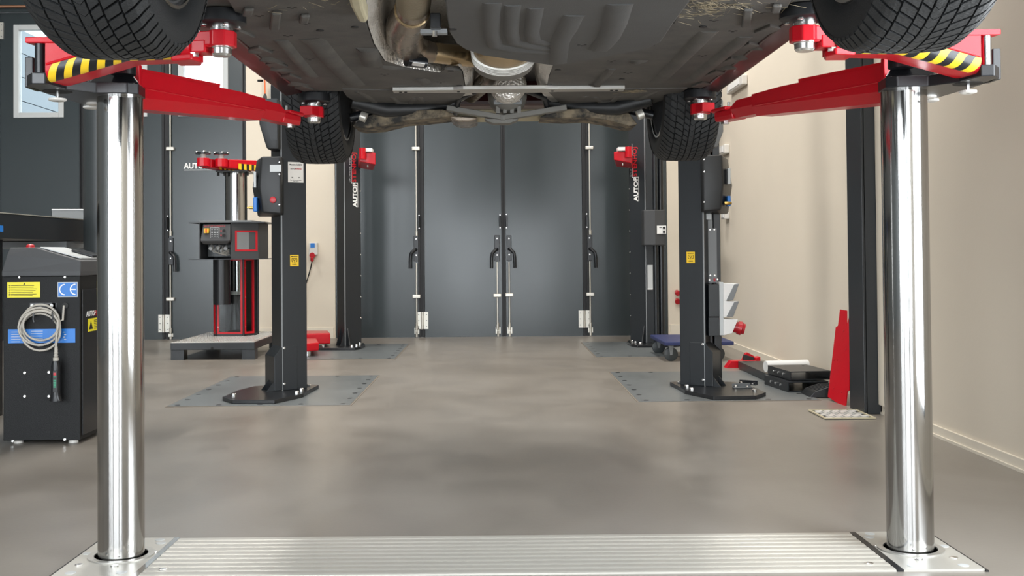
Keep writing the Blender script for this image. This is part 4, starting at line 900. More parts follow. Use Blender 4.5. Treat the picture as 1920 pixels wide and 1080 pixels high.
# raised swing arms of the rear lift (red, with white pads)
def swing(cs, px0, py0, px1, py1, s):
    t = cs[0]; Y = 9.75; x0, x1, z0, z1 = ext(px0, py0, px1, py1, Y)
    ar = lab(MB().loft([[(x0, Y, z0+.03), (x1, Y, z0), (x1, Y, z1-.04), (x0, Y, z1-.04)], [(x0+s*.09, Y+.62, z0+.02), (x1+s*.09, Y+.62, z0), (x1+s*.09, Y+.62, z1-.04), (x0+s*.09, Y+.62, z1-.04)]] if True else []).build('swing_arm', 'red', t, bevel=.006), 'raised red swing arm')
    xm = (x0+x1)/2
    MB().box(xm-.045, xm+.045, Y-.02, Y+.08, z1-.035, z1).build('pad_head', 'white', ar, bevel=.008)
    xc = x0+.03 if s < 0 else x1-.03
    MB().cyl((xc, Y-.03, z0+.05), (xc, Y-.03, z1), .03, n=14).build('pad_sleeve', 'red', ar, smooth=40)
    MB().cyl((xm, Y+.01, z0-.02), (xm, Y+.01, z0), .006, n=8).build('locking_pin', 'zinc_bright', ar)
swing(RL, 674, 278, 704, 309, -1); swing(RR, 1151, 276, 1184, 306, 1)
# lowered red arm of the left front lift lying behind its column
t = FL[0]; Y = 8.85
b = MB(); b.prism([G(560, 668, .02)+Vector((0, 0, .03)), G(598, 664, .02)+Vector((0, 0, .03)), G(594, 655, .02)+Vector((0, 0, .03)), G(560, 655, .02)+Vector((0, 0, .03))], (0, 0, .07)).prism([G(556, 658, .02)+Vector((0, .3, .03)), G(610, 656, .02)+Vector((0, .3, .03)), G(606, 650, .02)+Vector((0, .3, .03)), G(556, 650, .02)+Vector((0, .3, .03))], (0, 0, .10))
ar = lab(b.build('swing_arm', 'red', t, bevel=.01), 'lowered red swing arm near the floor')
p = G(577, 668, .0); MB().cyl((p.x, p.y-.02, .0), (p.x, p.y-.02, .09), .03, n=16).build('pad_spindle', 'zinc_bright', ar, smooth=40)

# ================================================================== DISPLAY MODEL (cut-away lift on a pedestal)
D = thing('cutaway_lift_model', 'cut-away piston lift model with red framed windows on a tread-plate pedestal', 'display model', (-2.4, 9.85, 0))
A0, A1 = G(318, 676), G(480, 673); x0, x1, yf, yb = A0.x, A1.x, 9.24, 10.48
pf = MB().box(x0, x1, yf, yb, .085, .145).build('pedestal_frame', 'anthracite', D, bevel=.003)
for x in (x0, x1-.11):
    for y in (yf+.01, yb-.12): MB().box(x, x+.11, y, y+.11, 0, .084).build('pedestal_leg', 'anthracite', D)
MB().box(x0+.004, x1-.004, yf+.004, yb-.004, .145, .149).build('deck_plate', 'tread_alu', D)
tr = MB()
for i in range(22):
    for j in range(34):
        cx, cy = x0+.025+(x1-x0-.05)*i/21, yf+.025+(yb-yf-.05)*j/33; a = PI/4 if (i+j) % 2 else -PI/4
        tr.obox((cx, cy, .1505), (.014*math.cos(a), .014*math.sin(a), 0), (-.004*math.sin(a), .004*math.cos(a), 0), (0, 0, .002))
o = tr.build('tread_studs', 'zinc_bright', D); o['kind'] = 'stuff'
bolt('frame_plug', 'black', PY(398, 653, yf), (0, -1, 0), .012, .003, D)
# glazed housing: octagonal shaft
hc = Vector((-2.40, 10.05, 0)); Rh = .175; oc = [hc+Vector(q) for q in ((.20, .06, 0), (.125, .16, 0), (-.125, .16, 0), (-.17, .06, 0), (-.165, -.07, 0), (-.125, -.15, 0), (.115, -.15, 0), (.185, -.04, 0))]
zs0, zs1 = .15, PY(440, 485, 10.0).z
for i in range(8):      # corner posts, panels or windows
    p, q = oc[i], oc[(i+1) % 8]; dirv = (q-p).normalized(); nn = Vector((dirv.y, -dirv.x, 0)); L_ = (q-p).length
    MB().cyl(p+Vector((0, 0, zs0)), p+Vector((0, 0, zs1)), .012, n=8).build('corner_post', 'anthracite', D)
    if i in (4, 5, 6):
        f = MB(); w = .018
        f.prism([p+dirv*.005+Vector((0, 0, zs0+.02)), p+dirv*(.005+w)+Vector((0, 0, zs0+.02)), p+dirv*(.005+w)+Vector((0, 0, zs1)), p+dirv*.005+Vector((0, 0, zs1))], nn*.012)
        f.prism([q-dirv*.005+Vector((0, 0, zs0+.02)), q-dirv*(.005+w)+Vector((0, 0, zs0+.02)), q-dirv*(.005+w)+Vector((0, 0, zs1)), q-dirv*.005+Vector((0, 0, zs1))], nn*.012)
        for z in (zs0+.02, zs1-w): f.prism([p+dirv*(.005+w)+Vector((0, 0, z)), q-dirv*(.005+w)+Vector((0, 0, z)), q-dirv*(.005+w)+Vector((0, 0, z+w)), p+dirv*(.005+w)+Vector((0, 0, z+w))], nn*.012)
        wf = f.build('window_frame', 'red', D)
        MB().prism([p+dirv*.02+Vector((0, 0, zs0+.035)), q-dirv*.02+Vector((0, 0, zs0+.035)), q-dirv*.02+Vector((0, 0, zs1-.015)), p+dirv*.02+Vector((0, 0, zs1-.015))], nn*.003).build('window_pane', 'glass', wf)
        for k in (.12, .5, .88): bolt('screw', 'zinc_bright', p+dirv*.014+nn*.012+Vector((0, 0, zs0+(zs1-zs0)*k)), nn, .004, .002, wf)
    else: MB().prism([p+Vector((0, 0, zs0)), q+Vector((0, 0, zs0)), q+Vector((0, 0, zs1)), p+Vector((0, 0, zs1))], -nn*.006).build('panel', 'anthracite', D)
MB().prism([q+Vector((0, 0, zs0-.001)) for q in [hc+(p-hc)*1.05 for p in oc]], (0, 0, .02)).build('shaft_base', 'anthracite', D)
MB().cyl(hc+Vector((.02, .02, zs1-.30)), hc+Vector((.02, .02, zs1)), .055, n=24).build('inner_piston', 'chrome', D, smooth=40)
MB().cyl(hc+Vector((.02, .02, zs1-.33)), hc+Vector((.02, .02, zs1-.30)), .09, n=24).build('guide_collar', 'offwhite', D, smooth=40)
MB().lathe(hc+Vector((.0, .02, .17)), (0, 0, 1), [(0, .10), (.03, .05), (.09, .04), (.28, .03), (.36, .06)], 20).build('pump_unit', 'black_satin', D, smooth=30)
# black outer cylinder standing in front of the shaft
cp = PY(416, 520, 9.82); r = 32*9.82/2050/2
MB().cyl((cp.x, 9.82, PY(416, 571, 9.82).z), (cp.x, 9.82, zs1), r, n=32).build('cylinder_casing', 'black_satin', D, smooth=40)
# head box
bz0, bz1 = PY(430, 485, 9.85).z, PY(430, 419, 9.85).z; hx0, hx1 = PY(375, 450, 9.75).x, PY(487, 450, 9.85).x; hm = PY(434, 450, 9.70).x
yb0 = 9.70
hb = MB()
hb.box(hx0, hx1, 10.2, 10.22, bz0, bz1)                                   # rear wall
hb.prism([(hm, yb0, bz0), (hx1, yb0+.1, bz0), (hx1, yb0+.11, bz0), (hm, yb0+.012, bz0)], (0, 0, bz1-bz0))    # right front wall
hb.box(hx0, hx0+.012, 9.72, 10.2, bz0, bz1).box(hm-.006, hm+.006, yb0, 10.2, bz0, bz1).box(hx1-.012, hx1, yb0+.1, 10.2, bz0, bz1)
hb.build('head_box', 'grey_plastic', D)
for z in (bz0-.008, bz1): MB().box(hx0-.08, hx1+.08, 9.68, 10.25, z, z+.008).build('flange_plate', 'anthracite', D)
MB().box(hx0+.02, hx1-.03, 9.66, 10.2, bz1+.008, bz1+.022).build('top_plate', 'midgrey', D)
x0, x1, z0, z1 = ext(442, 432, 480, 471, yb0+.03); w = .016; sl = lambda x: yb0+.1*(x-hm)/(hx1-hm)-.006
f = MB()
for a, c, e, g_ in ((x0, x0+w, z0, z1), (x1-w, x1, z0, z1), (x0+w, x1-w, z0, z0+w), (x0+w, x1-w, z1-w, z1)):
    f.prism([(a, sl(a), e), (c, sl(c), e), (c, sl(c), g_), (a, sl(a), g_)], (0, .012, 0))
wf = f.build('window_frame', 'red', D); MB().prism([(x0+w, sl(x0)+.004, z0+w), (x1-w, sl(x1)+.004, z0+w), (x1-w, sl(x1)+.004, z1-w), (x0+w, sl(x0)+.004, z1-w)], (0, .002, 0)).build('window_pane', 'midgrey', wf)
MB().prism([(x0+.04, sl(x0+.04)+.002, z0+.03), (x0+.07, sl(x0+.07)+.002, z0+.03), (x0+.06, sl(x0+.06)+.002, z0+.13), (x0+.045, sl(x0+.045)+.002, z0+.13)], (0, .003, 0)).build('valve', 'offwhite', wf)
MB().box(x1-.05, x1-.03, sl(x1)-.0, sl(x1)+.01, z0+.02, z0+.06).build('blue_fitting', 'blue', wf)
# operating panel hung in the open half of the head box
x0, x1, z0, z1 = ext(377, 420, 432, 458, 9.66)
op = MB().loft([[(x0+.012, 9.68, z1), (x1-.004, 9.68, z1), (x1-.004, 9.78, z1), (x0+.012, 9.78, z1)], [(x0, 9.63, z0+.03), (x1, 9.63, z0+.03), (x1, 9.78, z0+.03), (x0, 9.78, z0+.03)], [(x0+.02, 9.66, z0), (x1-.03, 9.66, z0), (x1-.03, 9.78, z0), (x0+.02, 9.78, z0)]]).build('operating_panel', 'grey_plastic', D, bevel=.006)
def pb(px0, py0, px1, py1, Y, d, name, m, par): b = MB(); pbox(b, px0, py0, px1, py1, Y, d); return b.build(name, m, par)
sw = pb(382, 428, 391, 437, 9.632, .03, 'switch_plate', 'yellow', op); MB().obox(PY(386.5, 432.5, 9.625), (.006, 0, 0), (0, .008, 0), (0, 0, .018)).build('switch_knob', 'orange', sw)
sc_ = pb(394, 426.5, 410.5, 446.5, 9.636, .03, 'print_frame', 'lightgrey', op); pb(394.6, 427.2, 409.9, 445.8, 9.634, .002, 'print_field', 'grey_plastic', sc_)
for i in range(5):
    for j in range(3): pb(396+j*5, 429+i*3.3, 399+j*5, 430.3+i*3.3, 9.632, .002, 'printed_line', 'lightgrey', sc_)
for py in (433, 441.5):
    MB().cyl(PY(420, py, 9.632), PY(420, py, 9.612), .014, n=16).build('push_button', 'black', op); pb(413.5, py-1.5, 415.5, py+1.5, 9.634, .01, 'red_mark', 'red_plastic', op)
text('lettering', 'AUTOP STENHOJ', .02, 'red_plastic', PY(383, 425.5, 9.642), (1, 0, 0), (0, 0, 1), op, 1.2)
# wiring below the panel
pb(390, 459, 433, 481, 9.95, .01, 'wiring_back', 'plate_grey', D)
for i in range(5): MB().lathe(PY(397+i*7, 461+(i % 2)*5, 9.85), (0, -1, -.6), [(0, .014), (.03, .014), (.03, .018), (.05, .018)], 10).build('cable_gland', 'white', D)
for i in range(4):
    q = [PY(400+i*6, 462, 9.82), PY(398+i*6, 470+2*i, 9.78), PY(412+i*4, 476+i, 9.78), PY(430, 468+i*3, 9.8)]; MB().tube(q, .006, 8).build('wire', 'cable', D, smooth=60)
# piston and two red arms on top
pc = PY(443, 370, 9.98); rp = 41*9.98/2050/2; ztop = PY(443, 325, 9.98).z
MB().cyl((pc.x, 9.98, bz1+.02), (pc.x, 9.98, ztop), rp, n=40).build('piston', 'chrome', D, smooth=40)
MB().box(pc.x-.14, pc.x+.15, 9.78, 10.14, ztop, ztop+.011).build('carrier_plate', 'black_satin', D, bevel=.004)
for px, py in ((408, 327), (420.5, 331), (463, 328)): p = PY(px, py, 9.85); MB().cyl((p.x, 9.87, ztop-.03), (p.x, 9.87, ztop), .012, n=10).build('stop_pin', 'black', D)
def marm(pa, pb_, Ya, Yb):        # pa: pad centre px, pb_: hinge px
    p, q = PY(*pa, Ya), PY(*pb_, Yb); d = Vector((q.x-p.x, q.y-p.y, 0)).normalized(); n_ = Vector((-d.y, d.x, 0)); z = ztop+.012
    p.z = q.z = 0
    ar = MB().loft([[p+d*.05+n_*-.05+Vector((0, 0, z+.01)), p+d*.05+n_*.05+Vector((0, 0, z+.01)), p+d*.05+n_*.05+Vector((0, 0, z+.085)), p+d*.05+n_*-.05+Vector((0, 0, z+.085))], [q+n_*-.065+Vector((0, 0, z)), q+n_*.065+Vector((0, 0, z)), q+n_*.065+Vector((0, 0, z+.10)), q+n_*-.065+Vector((0, 0, z+.10))]]).build('swing_arm', 'red', D, bevel=.008)
    MB().cyl(p+Vector((0, 0, z+.02)), p+Vector((0, 0, z+.09)), .055, n=10).build('pad_collar', 'red', ar); MB().cyl(p+Vector((0, 0, z+.09)), p+Vector((0, 0, z+.125)), .025, n=14).build('pad_spindle', 'offwhite', ar, smooth=40)
    MB().cyl(p+Vector((0, 0, z+.125)), p+Vector((0, 0, z+.14)), .065, n=20).build('pad_plate', 'black_satin', ar)
    for a in range(4): bolt('screw', 'zinc_bright', p+Vector((.055*math.cos(a*1.57+.4), .055*math.sin(a*1.57+.4), z+.14)), (0, 0, 1), .012, .012, ar)
    L_ = (q-p).length; sd = n_ if n_.y < 0 else -n_
    for i in range(7):
        k0, k1 = .38+.085*i, .38+.085*(i+1); a, c = p.lerp(q, k0)+sd*.0645, p.lerp(q, k1)+sd*.0665
        MB().prism([a+Vector((0, 0, z+.005)), c+Vector((0, 0, z+.002)), c+Vector((0, 0, z+.055)), a+Vector((0, 0, z+.055))], sd*.002).build('hazard_stripe', 'yellow' if i % 2 == 0 else 'black', ar)
marm((415, 306), (472, 320), 9.62, 9.95); marm((381, 306), (428, 322), 9.55, 9.95)

# ================================================================== CONTROL CABINET (left foreground)
Yc = 5.14
cx0, cx1 = G(10, 832).x, G(151, 832).x; ztopc = PY(80, 518, Yc).z
cb = thing('control_cabinet', 'black lift control cabinet with warning stickers and blue CE mark', 'cabinet', ((cx0+cx1)/2, Yc+.2, 0))
dC = .42; zf = .018
mat('black_tex', (.006, .0065, .007), .5, spec=.28, bump=.5, bscale=420)
MB().box(cx0, cx1, Yc, Yc+dC, zf, ztopc).build('body', 'black_tex', cb, bevel=.003)
MB().box(cx1, cx1+.006, Yc+.02, Yc+dC-.02, zf+.02, PY(160, 543, Yc+.02).z).build('side_door', 'black_satin', cb, bevel=.002)
for x in (cx0+.05, cx1-.05):
    for y in (Yc+.05, Yc+dC-.05): MB().cyl((x, y, 0), (x, y, zf), .022, n=16).build('foot', 'offwhite', cb)
zl = [ztopc+.0, ztopc+.022, PY(75, 480, Yc).z, PY(60, 464, Yc+.1).z]
e = .005
hood = MB().loft([[(cx0-e, Yc-e, zl[0]), (cx1+e, Yc-e, zl[0]), (cx1+e, Yc+dC+e, zl[0]), (cx0-e, Yc+dC+e, zl[0])], [(cx0-e, Yc-e, zl[1]), (cx1+e, Yc-e, zl[1]), (cx1+e, Yc+dC+e, zl[1]), (cx0-e, Yc+dC+e, zl[1])],
    [(cx0+.012, Yc+.012, zl[2]+.006), (cx1+.0, Yc+.012, zl[2]-.024), (cx1+.0, Yc+dC-.01, zl[2]-.024), (cx0+.012, Yc+dC-.01, zl[2]+.006)],
    [(cx0+.02, Yc+.03, zl[3]), (cx0+.135, Yc+.03, zl[3]), (cx0+.135, Yc+dC-.03, zl[3]), (cx0+.02, Yc+dC-.03, zl[3])]]).build('hood', 'grey_plastic', cb, bevel=.004)
# bright sloping display panel let into the hood
pA, pB = Vector((cx0+.15, Yc+.06, zl[3]-.004)), Vector((cx1-.02, Yc+.06, zl[2]-.016)); dd = pB-pA
MB().prism([pA+Vector((0, 0, .002)), pB+Vector((0, 0, .002)), pB+Vector((0, dC-.12, .002)), pA+Vector((0, dC-.12, .002))], (0, 0, .004)).build('display_panel', 'lightgrey', hood)
MB().prism([pA.lerp(pB, .45)+Vector((0, .16, .007)), pB+Vector((0, .16, .007)), pB+Vector((0, dC-.12, .007)), pA.lerp(pB, .45)+Vector((0, dC-.12, .007))], (0, 0, .012)).build('keypad', 'black_satin', hood, bevel=.003)
p = PY(57, 463, Yc+.14); MB().lathe((p.x, Yc+.14, zl[3]-.003), (0, 0, 1), [(0, .03), (.004, .03), (.004, .02), (.014, .019), (.02, .008)], 24).build('emergency_button', 'red_plastic', hood, smooth=40)
for px, py in ((36.5, 520), (122, 519.5)): bolt('screw', 'zinc_bright', PY(px, py, Yc), (0, -1, 0), .006, .004, cb)
for px, py in ((46.5, 699), (92, 698), (46.5, 743), (92, 743), (24, 827), (121.5, 824)): bolt('screw', 'zinc_bright', PY(px, py, Yc), (0, -1, 0), .0075, .005, cb)
for px, py in ((47, 654), (92, 653), (36.5, 514), (122, 513.5)): bolt('rivet_hole', 'black', PY(px, py, Yc), (0, -1, 0), .003, .001, cb)
ys = pb(13.5, 529, 75, 558, Yc-.0015, .0015, 'warning_sticker', 'yellow_lemon', cb)
for i in range(7): 
    pb(20, 535+i*3.2, 20+random.uniform(40, 53), 535.9+i*3.2, Yc-.0022, .001, 'printed_line', 'black', ys); MB().cyl(PY(17.5, 535.5+i*3.2, Yc-.002), PY(17.5, 535.5+i*3.2, Yc-.0026), .0022, n=8).build('bullet', 'black', ys)
def tri(px, py, w, Y, par, ax=(1, 0, 0)): 
    c = PY(px, py, Y); ax = Vector(ax); s = w*Y/2050/2; h = s*1.7; n_ = ax.cross(Vector((0, 0, 1)))
    MB().prism([c-ax*s-Vector((0, 0, h/2)), c+ax*s-Vector((0, 0, h/2)), c+Vector((0, 0, h/2))], n_*.0006).build('warning_triangle', 'black', par)
tri(45.5, 532, 4, Yc-.0016, ys)
ce = pb(108, 529, 145.5, 557, Yc-.0015, .0015, 'ce_sticker', 'lightgrey', cb); pb(109.2, 530, 144.3, 556, Yc-.0022, .001, 'blue_field', 'blue', ce)
def arc3(px, py, r, Y, a0, a1, w, par): 
    c = PY(px, py, Y); k = Y/2050; n = 18
    MB().sheet([[c+Vector((rr*k*math.cos(a), 0, rr*k*math.sin(a))) for rr in (r-w/2, r+w/2)] for a in [a0+(a1-a0)*i/n for i in range(n+1)]]).build('ce_letter', 'white', par)
arc3(121.5, 543, 9.6, Yc-.003, PI/2, 3*PI/2, 2.1, ce); arc3(141.5, 542.5, 9.6, Yc-.003, PI/2, 3*PI/2, 2.1, ce); pb(132, 541.6, 142, 543.6, Yc-.0035, .0006, 'ce_letter', 'white', ce)
bs = pb(15, 617, 141, 643, Yc-.0015, .0015, 'blue_sticker', 'blue', cb)
for i in range(5): pb(21, 622+i*4.6, 21+random.uniform(14, 20), 623+i*4.6, Yc-.0022, .001, 'printed_line', 'lightgrey', bs)
for i in range(4): pb(58, 620.5+i*4.6, 80, 621.5+i*4.6, Yc-.0022, .001, 'printed_line', 'lightgrey', bs); pb(118+2*(i % 2), 622+i*4.6, 122+2*(i % 2), 623.5+i*4.6, Yc-.0022, .001, 'printed_line', 'lightgrey', bs)
# side stickers
sx = cx1+.0065
ly = PL(163, 600, (sx, 0, 0), Vector((1, 0, 0)))
text('lettering', 'AUTOP', .034, 'white', PL(162, 593.5, (sx+.0008, 0, 0), Vector((1, 0, 0))), (0, 1, 0), (0, 0, 1), cb, 1.1, .001)
p, q = PL(175.5, 594, (sx+.0008, 0, 0), Vector((1, 0, 0))), PL(176, 584, (sx+.0008, 0, 0), Vector((1, 0, 0)))
text('lettering', 'STENHOJ', .034, 'red_plastic', p+Vector((0, .01, .005)), (0, 1, 0), (0, 0, 1), cb, 1.0, .001)
a, c = PL(165, 622, (sx, 0, 0), Vector((1, 0, 0))), PL(165, 598, (sx, 0, 0), Vector((1, 0, 0)))
st2 = MB().box(sx, sx+.0012, a.y, a.y+.2, a.z, c.z).build('warning_sticker', 'yellow_lemon', cb)
MB().prism([(sx+.0013, a.y+.01, a.z+.01), (sx+.0013, a.y+.06, a.z+.01), (sx+.0013, a.y+.035, c.z-.012)], (.0006, 0, 0)).build('warning_triangle', 'black', st2)
for i in range(6): MB().box(sx+.0013, sx+.0019, a.y+.075, a.y+.19, c.z-.012-i*.008, c.z-.009-i*.008).build('printed_line', 'black', st2)
# bracket for the cable
br = thing('cable_handset', 'black handset with grey coiled cable hanging on the control cabinet', 'remote control', PY(78, 620, Yc-.03))
hk = MB(); pbox(hk, 56, 568, 104, 579, Yc-.006, .005); pbox(hk, 98, 568, 106, 600, Yc-.006, .005); 
hk.tube([PY(64, 585, Yc-.006), PY(63, 588, Yc-.05), PY(62, 598, Yc-.05), PY(64, 604, Yc-.05)], .004, 8).tube([PY(97, 584, Yc-.006), PY(98, 588, Yc-.05), PY(99, 598, Yc-.05), PY(98, 604, Yc-.05)], .004, 8).build('cable_hook', 'black_satin', cb, smooth=40)
for px in (60.5, 97): bolt('screw', 'white', PY(px, 573, Yc-.006), (0, -1, 0), .008, .006, cb)
MB().cyl(PY(122, 573, Yc), PY(122, 573, Yc-.01), .014, n=16).build('cable_entry', 'black', cb)
path = [PY(120, 573, Yc-.012), PY(119, 582, Yc-.02), PY(118, 600, Yc-.02)]
for k in range(6):
    for i in range(24):
        an = -2*PI*i/24+.2; rx = 36.5+3.5*math.sin(k*2.3); rz = 33+5*math.cos(k*1.7)
        path.append(PY(75+3*math.sin(k*3.1+.5)+rx*math.cos(an), 609+4*math.sin(k*1.9)+k*1.8-rz*math.sin(an), Yc-.022-.012*((k*2) % 5)/2-.006*math.sin(an*2+k)))
path += [PY(110, 612, Yc-.045), PY(106, 628, Yc-.05), PY(105, 650, Yc-.05)]
MB().tube(path, .0052, 8).build('cable', 'cable', br, smooth=60)
pA, pB = PY(105.2, 648, Yc-.05), PY(104.8, 678, Yc-.05); gl_ = MB().lathe(pB, pA-pB, [(0, .013), (.018, .013)]+[(.02+.007*i, .011-.0005*i if i % 2 else .0075) for i in range(8)], 14).build('cable_gland', 'cable', br, smooth=30)
tx = pB.x; zA, zB = pB.z, PY(104, 752, Yc-.05).z; yh = Yc-.05
hs = MB().loft([[Vector((tx+w*math.cos(2*PI*i/16), yh+.022*math.sin(2*PI*i/16), z)) for i in range(16)] for z, w in ((zA+.004, .014), (zA-.012, .019), (zA-.02, .021), (zA-.15, .021), (zB+.012, .026), (zB+.004, .0305), (zB, .029))]).build('handset', 'black_satin', br, smooth=45)
hp = MB().obox((tx+.005, yh-.0215, zA-.09), (.011, 0, 0), (0, .003, 0), (0, 0, .05)).build('display_strip', 'black_plastic', hs, bevel=.002)
MB().obox((tx+.005, yh-.0255, zA-.055), (.006, 0, 0), (0, .001, 0), (0, 0, .006)).build('red_segment', 'red_plastic', hp)
for i, z in enumerate((.068, .085, .093, .101, .108, .115)): MB().obox((tx+.005, yh-.0255, zA-z), (.0062, 0, 0), (0, .001, 0), (0, 0, .0026)).build('green_segment', 'green_lcd', hp)

# ================================================================== RAISED RUNWAY AND ROUND POST (left background)
Xr = -2.55; rw = thing('lift_runway', 'raised dark lift runway reaching in from the left edge', 'lift runway', (Xr-.3, 5.6, .0))
zt_, zb_ = PL(157, 411, (Xr, 0, 0), Vector((1, 0, 0))).z, PL(157, 452, (Xr, 0, 0), Vector((1, 0, 0))).z
MB().box(Xr-.6, Xr, 3.6, 6.9, zb_, zt_-.006).build('runway_beam', 'anthracite', rw, bevel=.003)
MB().box(Xr-.6, Xr+.004, 3.6, 6.9, zt_-.005, zt_).build('top_edge', 'zinc', rw)
MB().box(Xr-.55, Xr-.02, 6.55, 6.9, zb_-.045, zb_-.004).build('cross_beam', 'midgrey', rw)
MB().box(Xr-.45, Xr-.2, 5.9, 6.1, 0, zb_).build('scissor_base', 'black_satin', rw)
p = PL(97, 393, (Xr-.12, 0, 0), Vector((1, 0, 0)))
rp_ = MB().prism([PY(97, 393, 6.85), PY(190, 393, 6.85), PY(190, 412, 6.85), PY(98, 408, 6.85)], (0, .01, 0)).build('stop_plate', 'midgrey', rw)
MB().prism([PY(97, 392, 6.845), PY(190, 392, 6.845), PY(190, 393.6, 6.845), PY(97, 393.6, 6.845)], (0, .02, 0)).build('stop_plate_edge', 'zinc', rw)
x = PL(0, 428, (Xr+.001, 0, 0), Vector((1, 0, 0))); a, c = PL(6, 435, (Xr+.001, 0, 0), Vector((1, 0, 0))), PL(6, 423, (Xr+.001, 0, 0), Vector((1, 0, 0)))
MB().box(Xr, Xr+.0015, a.y-.25, a.y, a.z, c.z).build('blue_sticker', 'blue', rw)
tag(MB().lathe((-2.375, 6.62, 0), (0, 0, 1), [(0, .16), (.02, .16), (.02, .112), (3.4, .112)], 40).build('round_post', 'post_grey', smooth=40) if 'post_grey' in MATS else (mat('post_grey', (.032, .038, .040), .42), MB().lathe((-2.375, 6.62, 0), (0, 0, 1), [(0, .16), (.02, .16), (.02, .112), (3.4, .112)], 40).build('round_post', 'post_grey', smooth=40))[1], 'dark grey round post just behind the left chrome piston', 'post')

# ================================================================== SMALL THINGS ALONG THE BACK AND RIGHT WALL
Yw = BY-.05
ws = thing('wall_socket', 'white wall socket with blue lid and red plug between the left columns', 'socket', PY(586, 475, BY))
b = MB(); pbox(b, 579, 455, 595, 478, BY-.07, .069); bo = b.build('socket_box', 'offwhite', ws, bevel=.006)
pb(582, 456, 590, 464, BY-.075, .006, 'blue_lid', 'blue', bo)
p = PY(585, 477, BY-.08); MB().lathe(p+Vector((0, .07, .0)), (0, -1, -.15), [(0, .032), (.05, .033), (.06, .028)], 16).build('red_socket', 'red_plastic', ws, smooth=40)
p = PY(585, 487, BY-.09); MB().lathe(p, (0, 0, 1), [(-.02, .010), (-.01, .018), (.02, .018), (.03, .008)], 12).build('red_plug', 'red_plastic', ws, smooth=40)
MB().tube([PY(585, 490, BY-.09), PY(583, 500, BY-.07), PY(579, 515, BY-.05), PY(573, 535, BY-.03), PY(570, 600, BY-.03)], .006, 8).build('cable', 'black_satin', ws, smooth=60)
fs = thing('wall_socket', 'small red wall socket half hidden behind the column with the socket box', 'socket', PY(1271, 556, BY))
p = PY(1271, 548, BY-.06); MB().lathe(p+Vector((0, .06, 0)), (0, -1, -.2), [(0, .025), (.06, .028), (.07, .02)], 14).build('red_socket', 'red_plastic', fs, smooth=40)
p = PY(1271, 562, BY-.06); MB().lathe(p+Vector((0, .055, 0)), (0, -1, -.4), [(0, .018), (.05, .03), (.06, .03)], 14).build('red_plug', 'red_plastic', fs, smooth=40)
oc_ = thing('orange_cable', 'orange cable with black plug hanging on the wall strip at left', 'cable', PY(497, 185, BY-.04))
MB().tube([PY(495, -40, BY-.06), PY(495, 100, BY-.06), PY(496, 140, BY-.06), PY(497, 178, BY-.06)], .008, 8).build('cord', 'orange', oc_, smooth=60)
MB().lathe(PY(497, 190, BY-.06), (0, 0, 1), [(0, .018), (.05, .02), (.08, .01)], 12).build('plug', 'black_plastic', oc_, smooth=40)
b = MB(); pbox(b, 507, 160, 526, 196, BY-.06, .059); tag(b.build('wall_box', 'lightgrey', bevel=.006), 'pale grey box on the wall beside the orange cable', 'wall box')
# boxes high on the right wall
for (px0, py0, px1, py1, Yy, lb, m_) in ((1362, 150, 1391, 168, 9.6, 'cream lamp housing high on the right wall under the car sill', 'offwhite'), (1345, 273, 1358, 290, 10.6, 'small cream box on the right wall above the column control box', 'offwhite'), (1352, 398, 1358, 411, 10.4, 'tiny cream switch on the right wall below the control box', 'offwhite')):
    q0, q1 = PL(px0, (py0+py1)/2, (WX1-.05, 0, 0), Vector((1, 0, 0))), PL(px1, (py0+py1)/2, (WX1-.05, 0, 0), Vector((1, 0, 0))); zc0, zc1 = PL((px0+px1)/2, py1, (WX1-.05, 0, 0), Vector((1, 0, 0))).z, PL((px0+px1)/2, py0, (WX1-.05, 0, 0), Vector((1, 0, 0))).z
    bb = thing('wall_box', lb, 'wall box', (WX1, q1.y, zc0))
    y0_, y1_ = q1.y, q0.y
    MB().box(WX1-.05, WX1-.001, y0_, y1_, zc0, zc1).build('housing', m_, bb, bevel=.008)
    MB().box(WX1-.056, WX1-.05, y0_+(y1_-y0_)*.15, y1_-(y1_-y0_)*.15, zc0+(zc1-zc0)*.2, zc1-(zc1-zc0)*.2).build('cover', 'white', bb, bevel=.002)
# red steel panel leaning against the column
nR = Vector((-.96, -.10, .22)).normalized(); oR = Vector((1.955, 6.3, 0))
red = [(1552, 744), (1567, 613), (1571, 611), (1575, 580), (1587, 582), (1587, 612), (1593, 590), (1600, 590), (1600, 640), (1592, 650), (1592, 732), (1588, 734), (1585, 765)]
rp2 = thing('steel_sheet', 'red cut steel panel leaning beside the dark wall column', 'steel panel', (1.95, 6.3, 0))
pts = [PL(x, y, oR, nR) for x, y in red]; mz = min(p.z for p in pts)
MB().prism([p-Vector((0, 0, mz)) if False else p for p in pts], -nR*.006).build('sheet', 'red', rp2)
for px, py in ((1564, 675), (1570, 675), (1563, 728), (1578, 735), (1586, 655), (1582, 620)): bolt('bolt_hole', 'red_plastic', PL(px, py, oR+nR*.001, nR), nR, .006, .002, rp2)
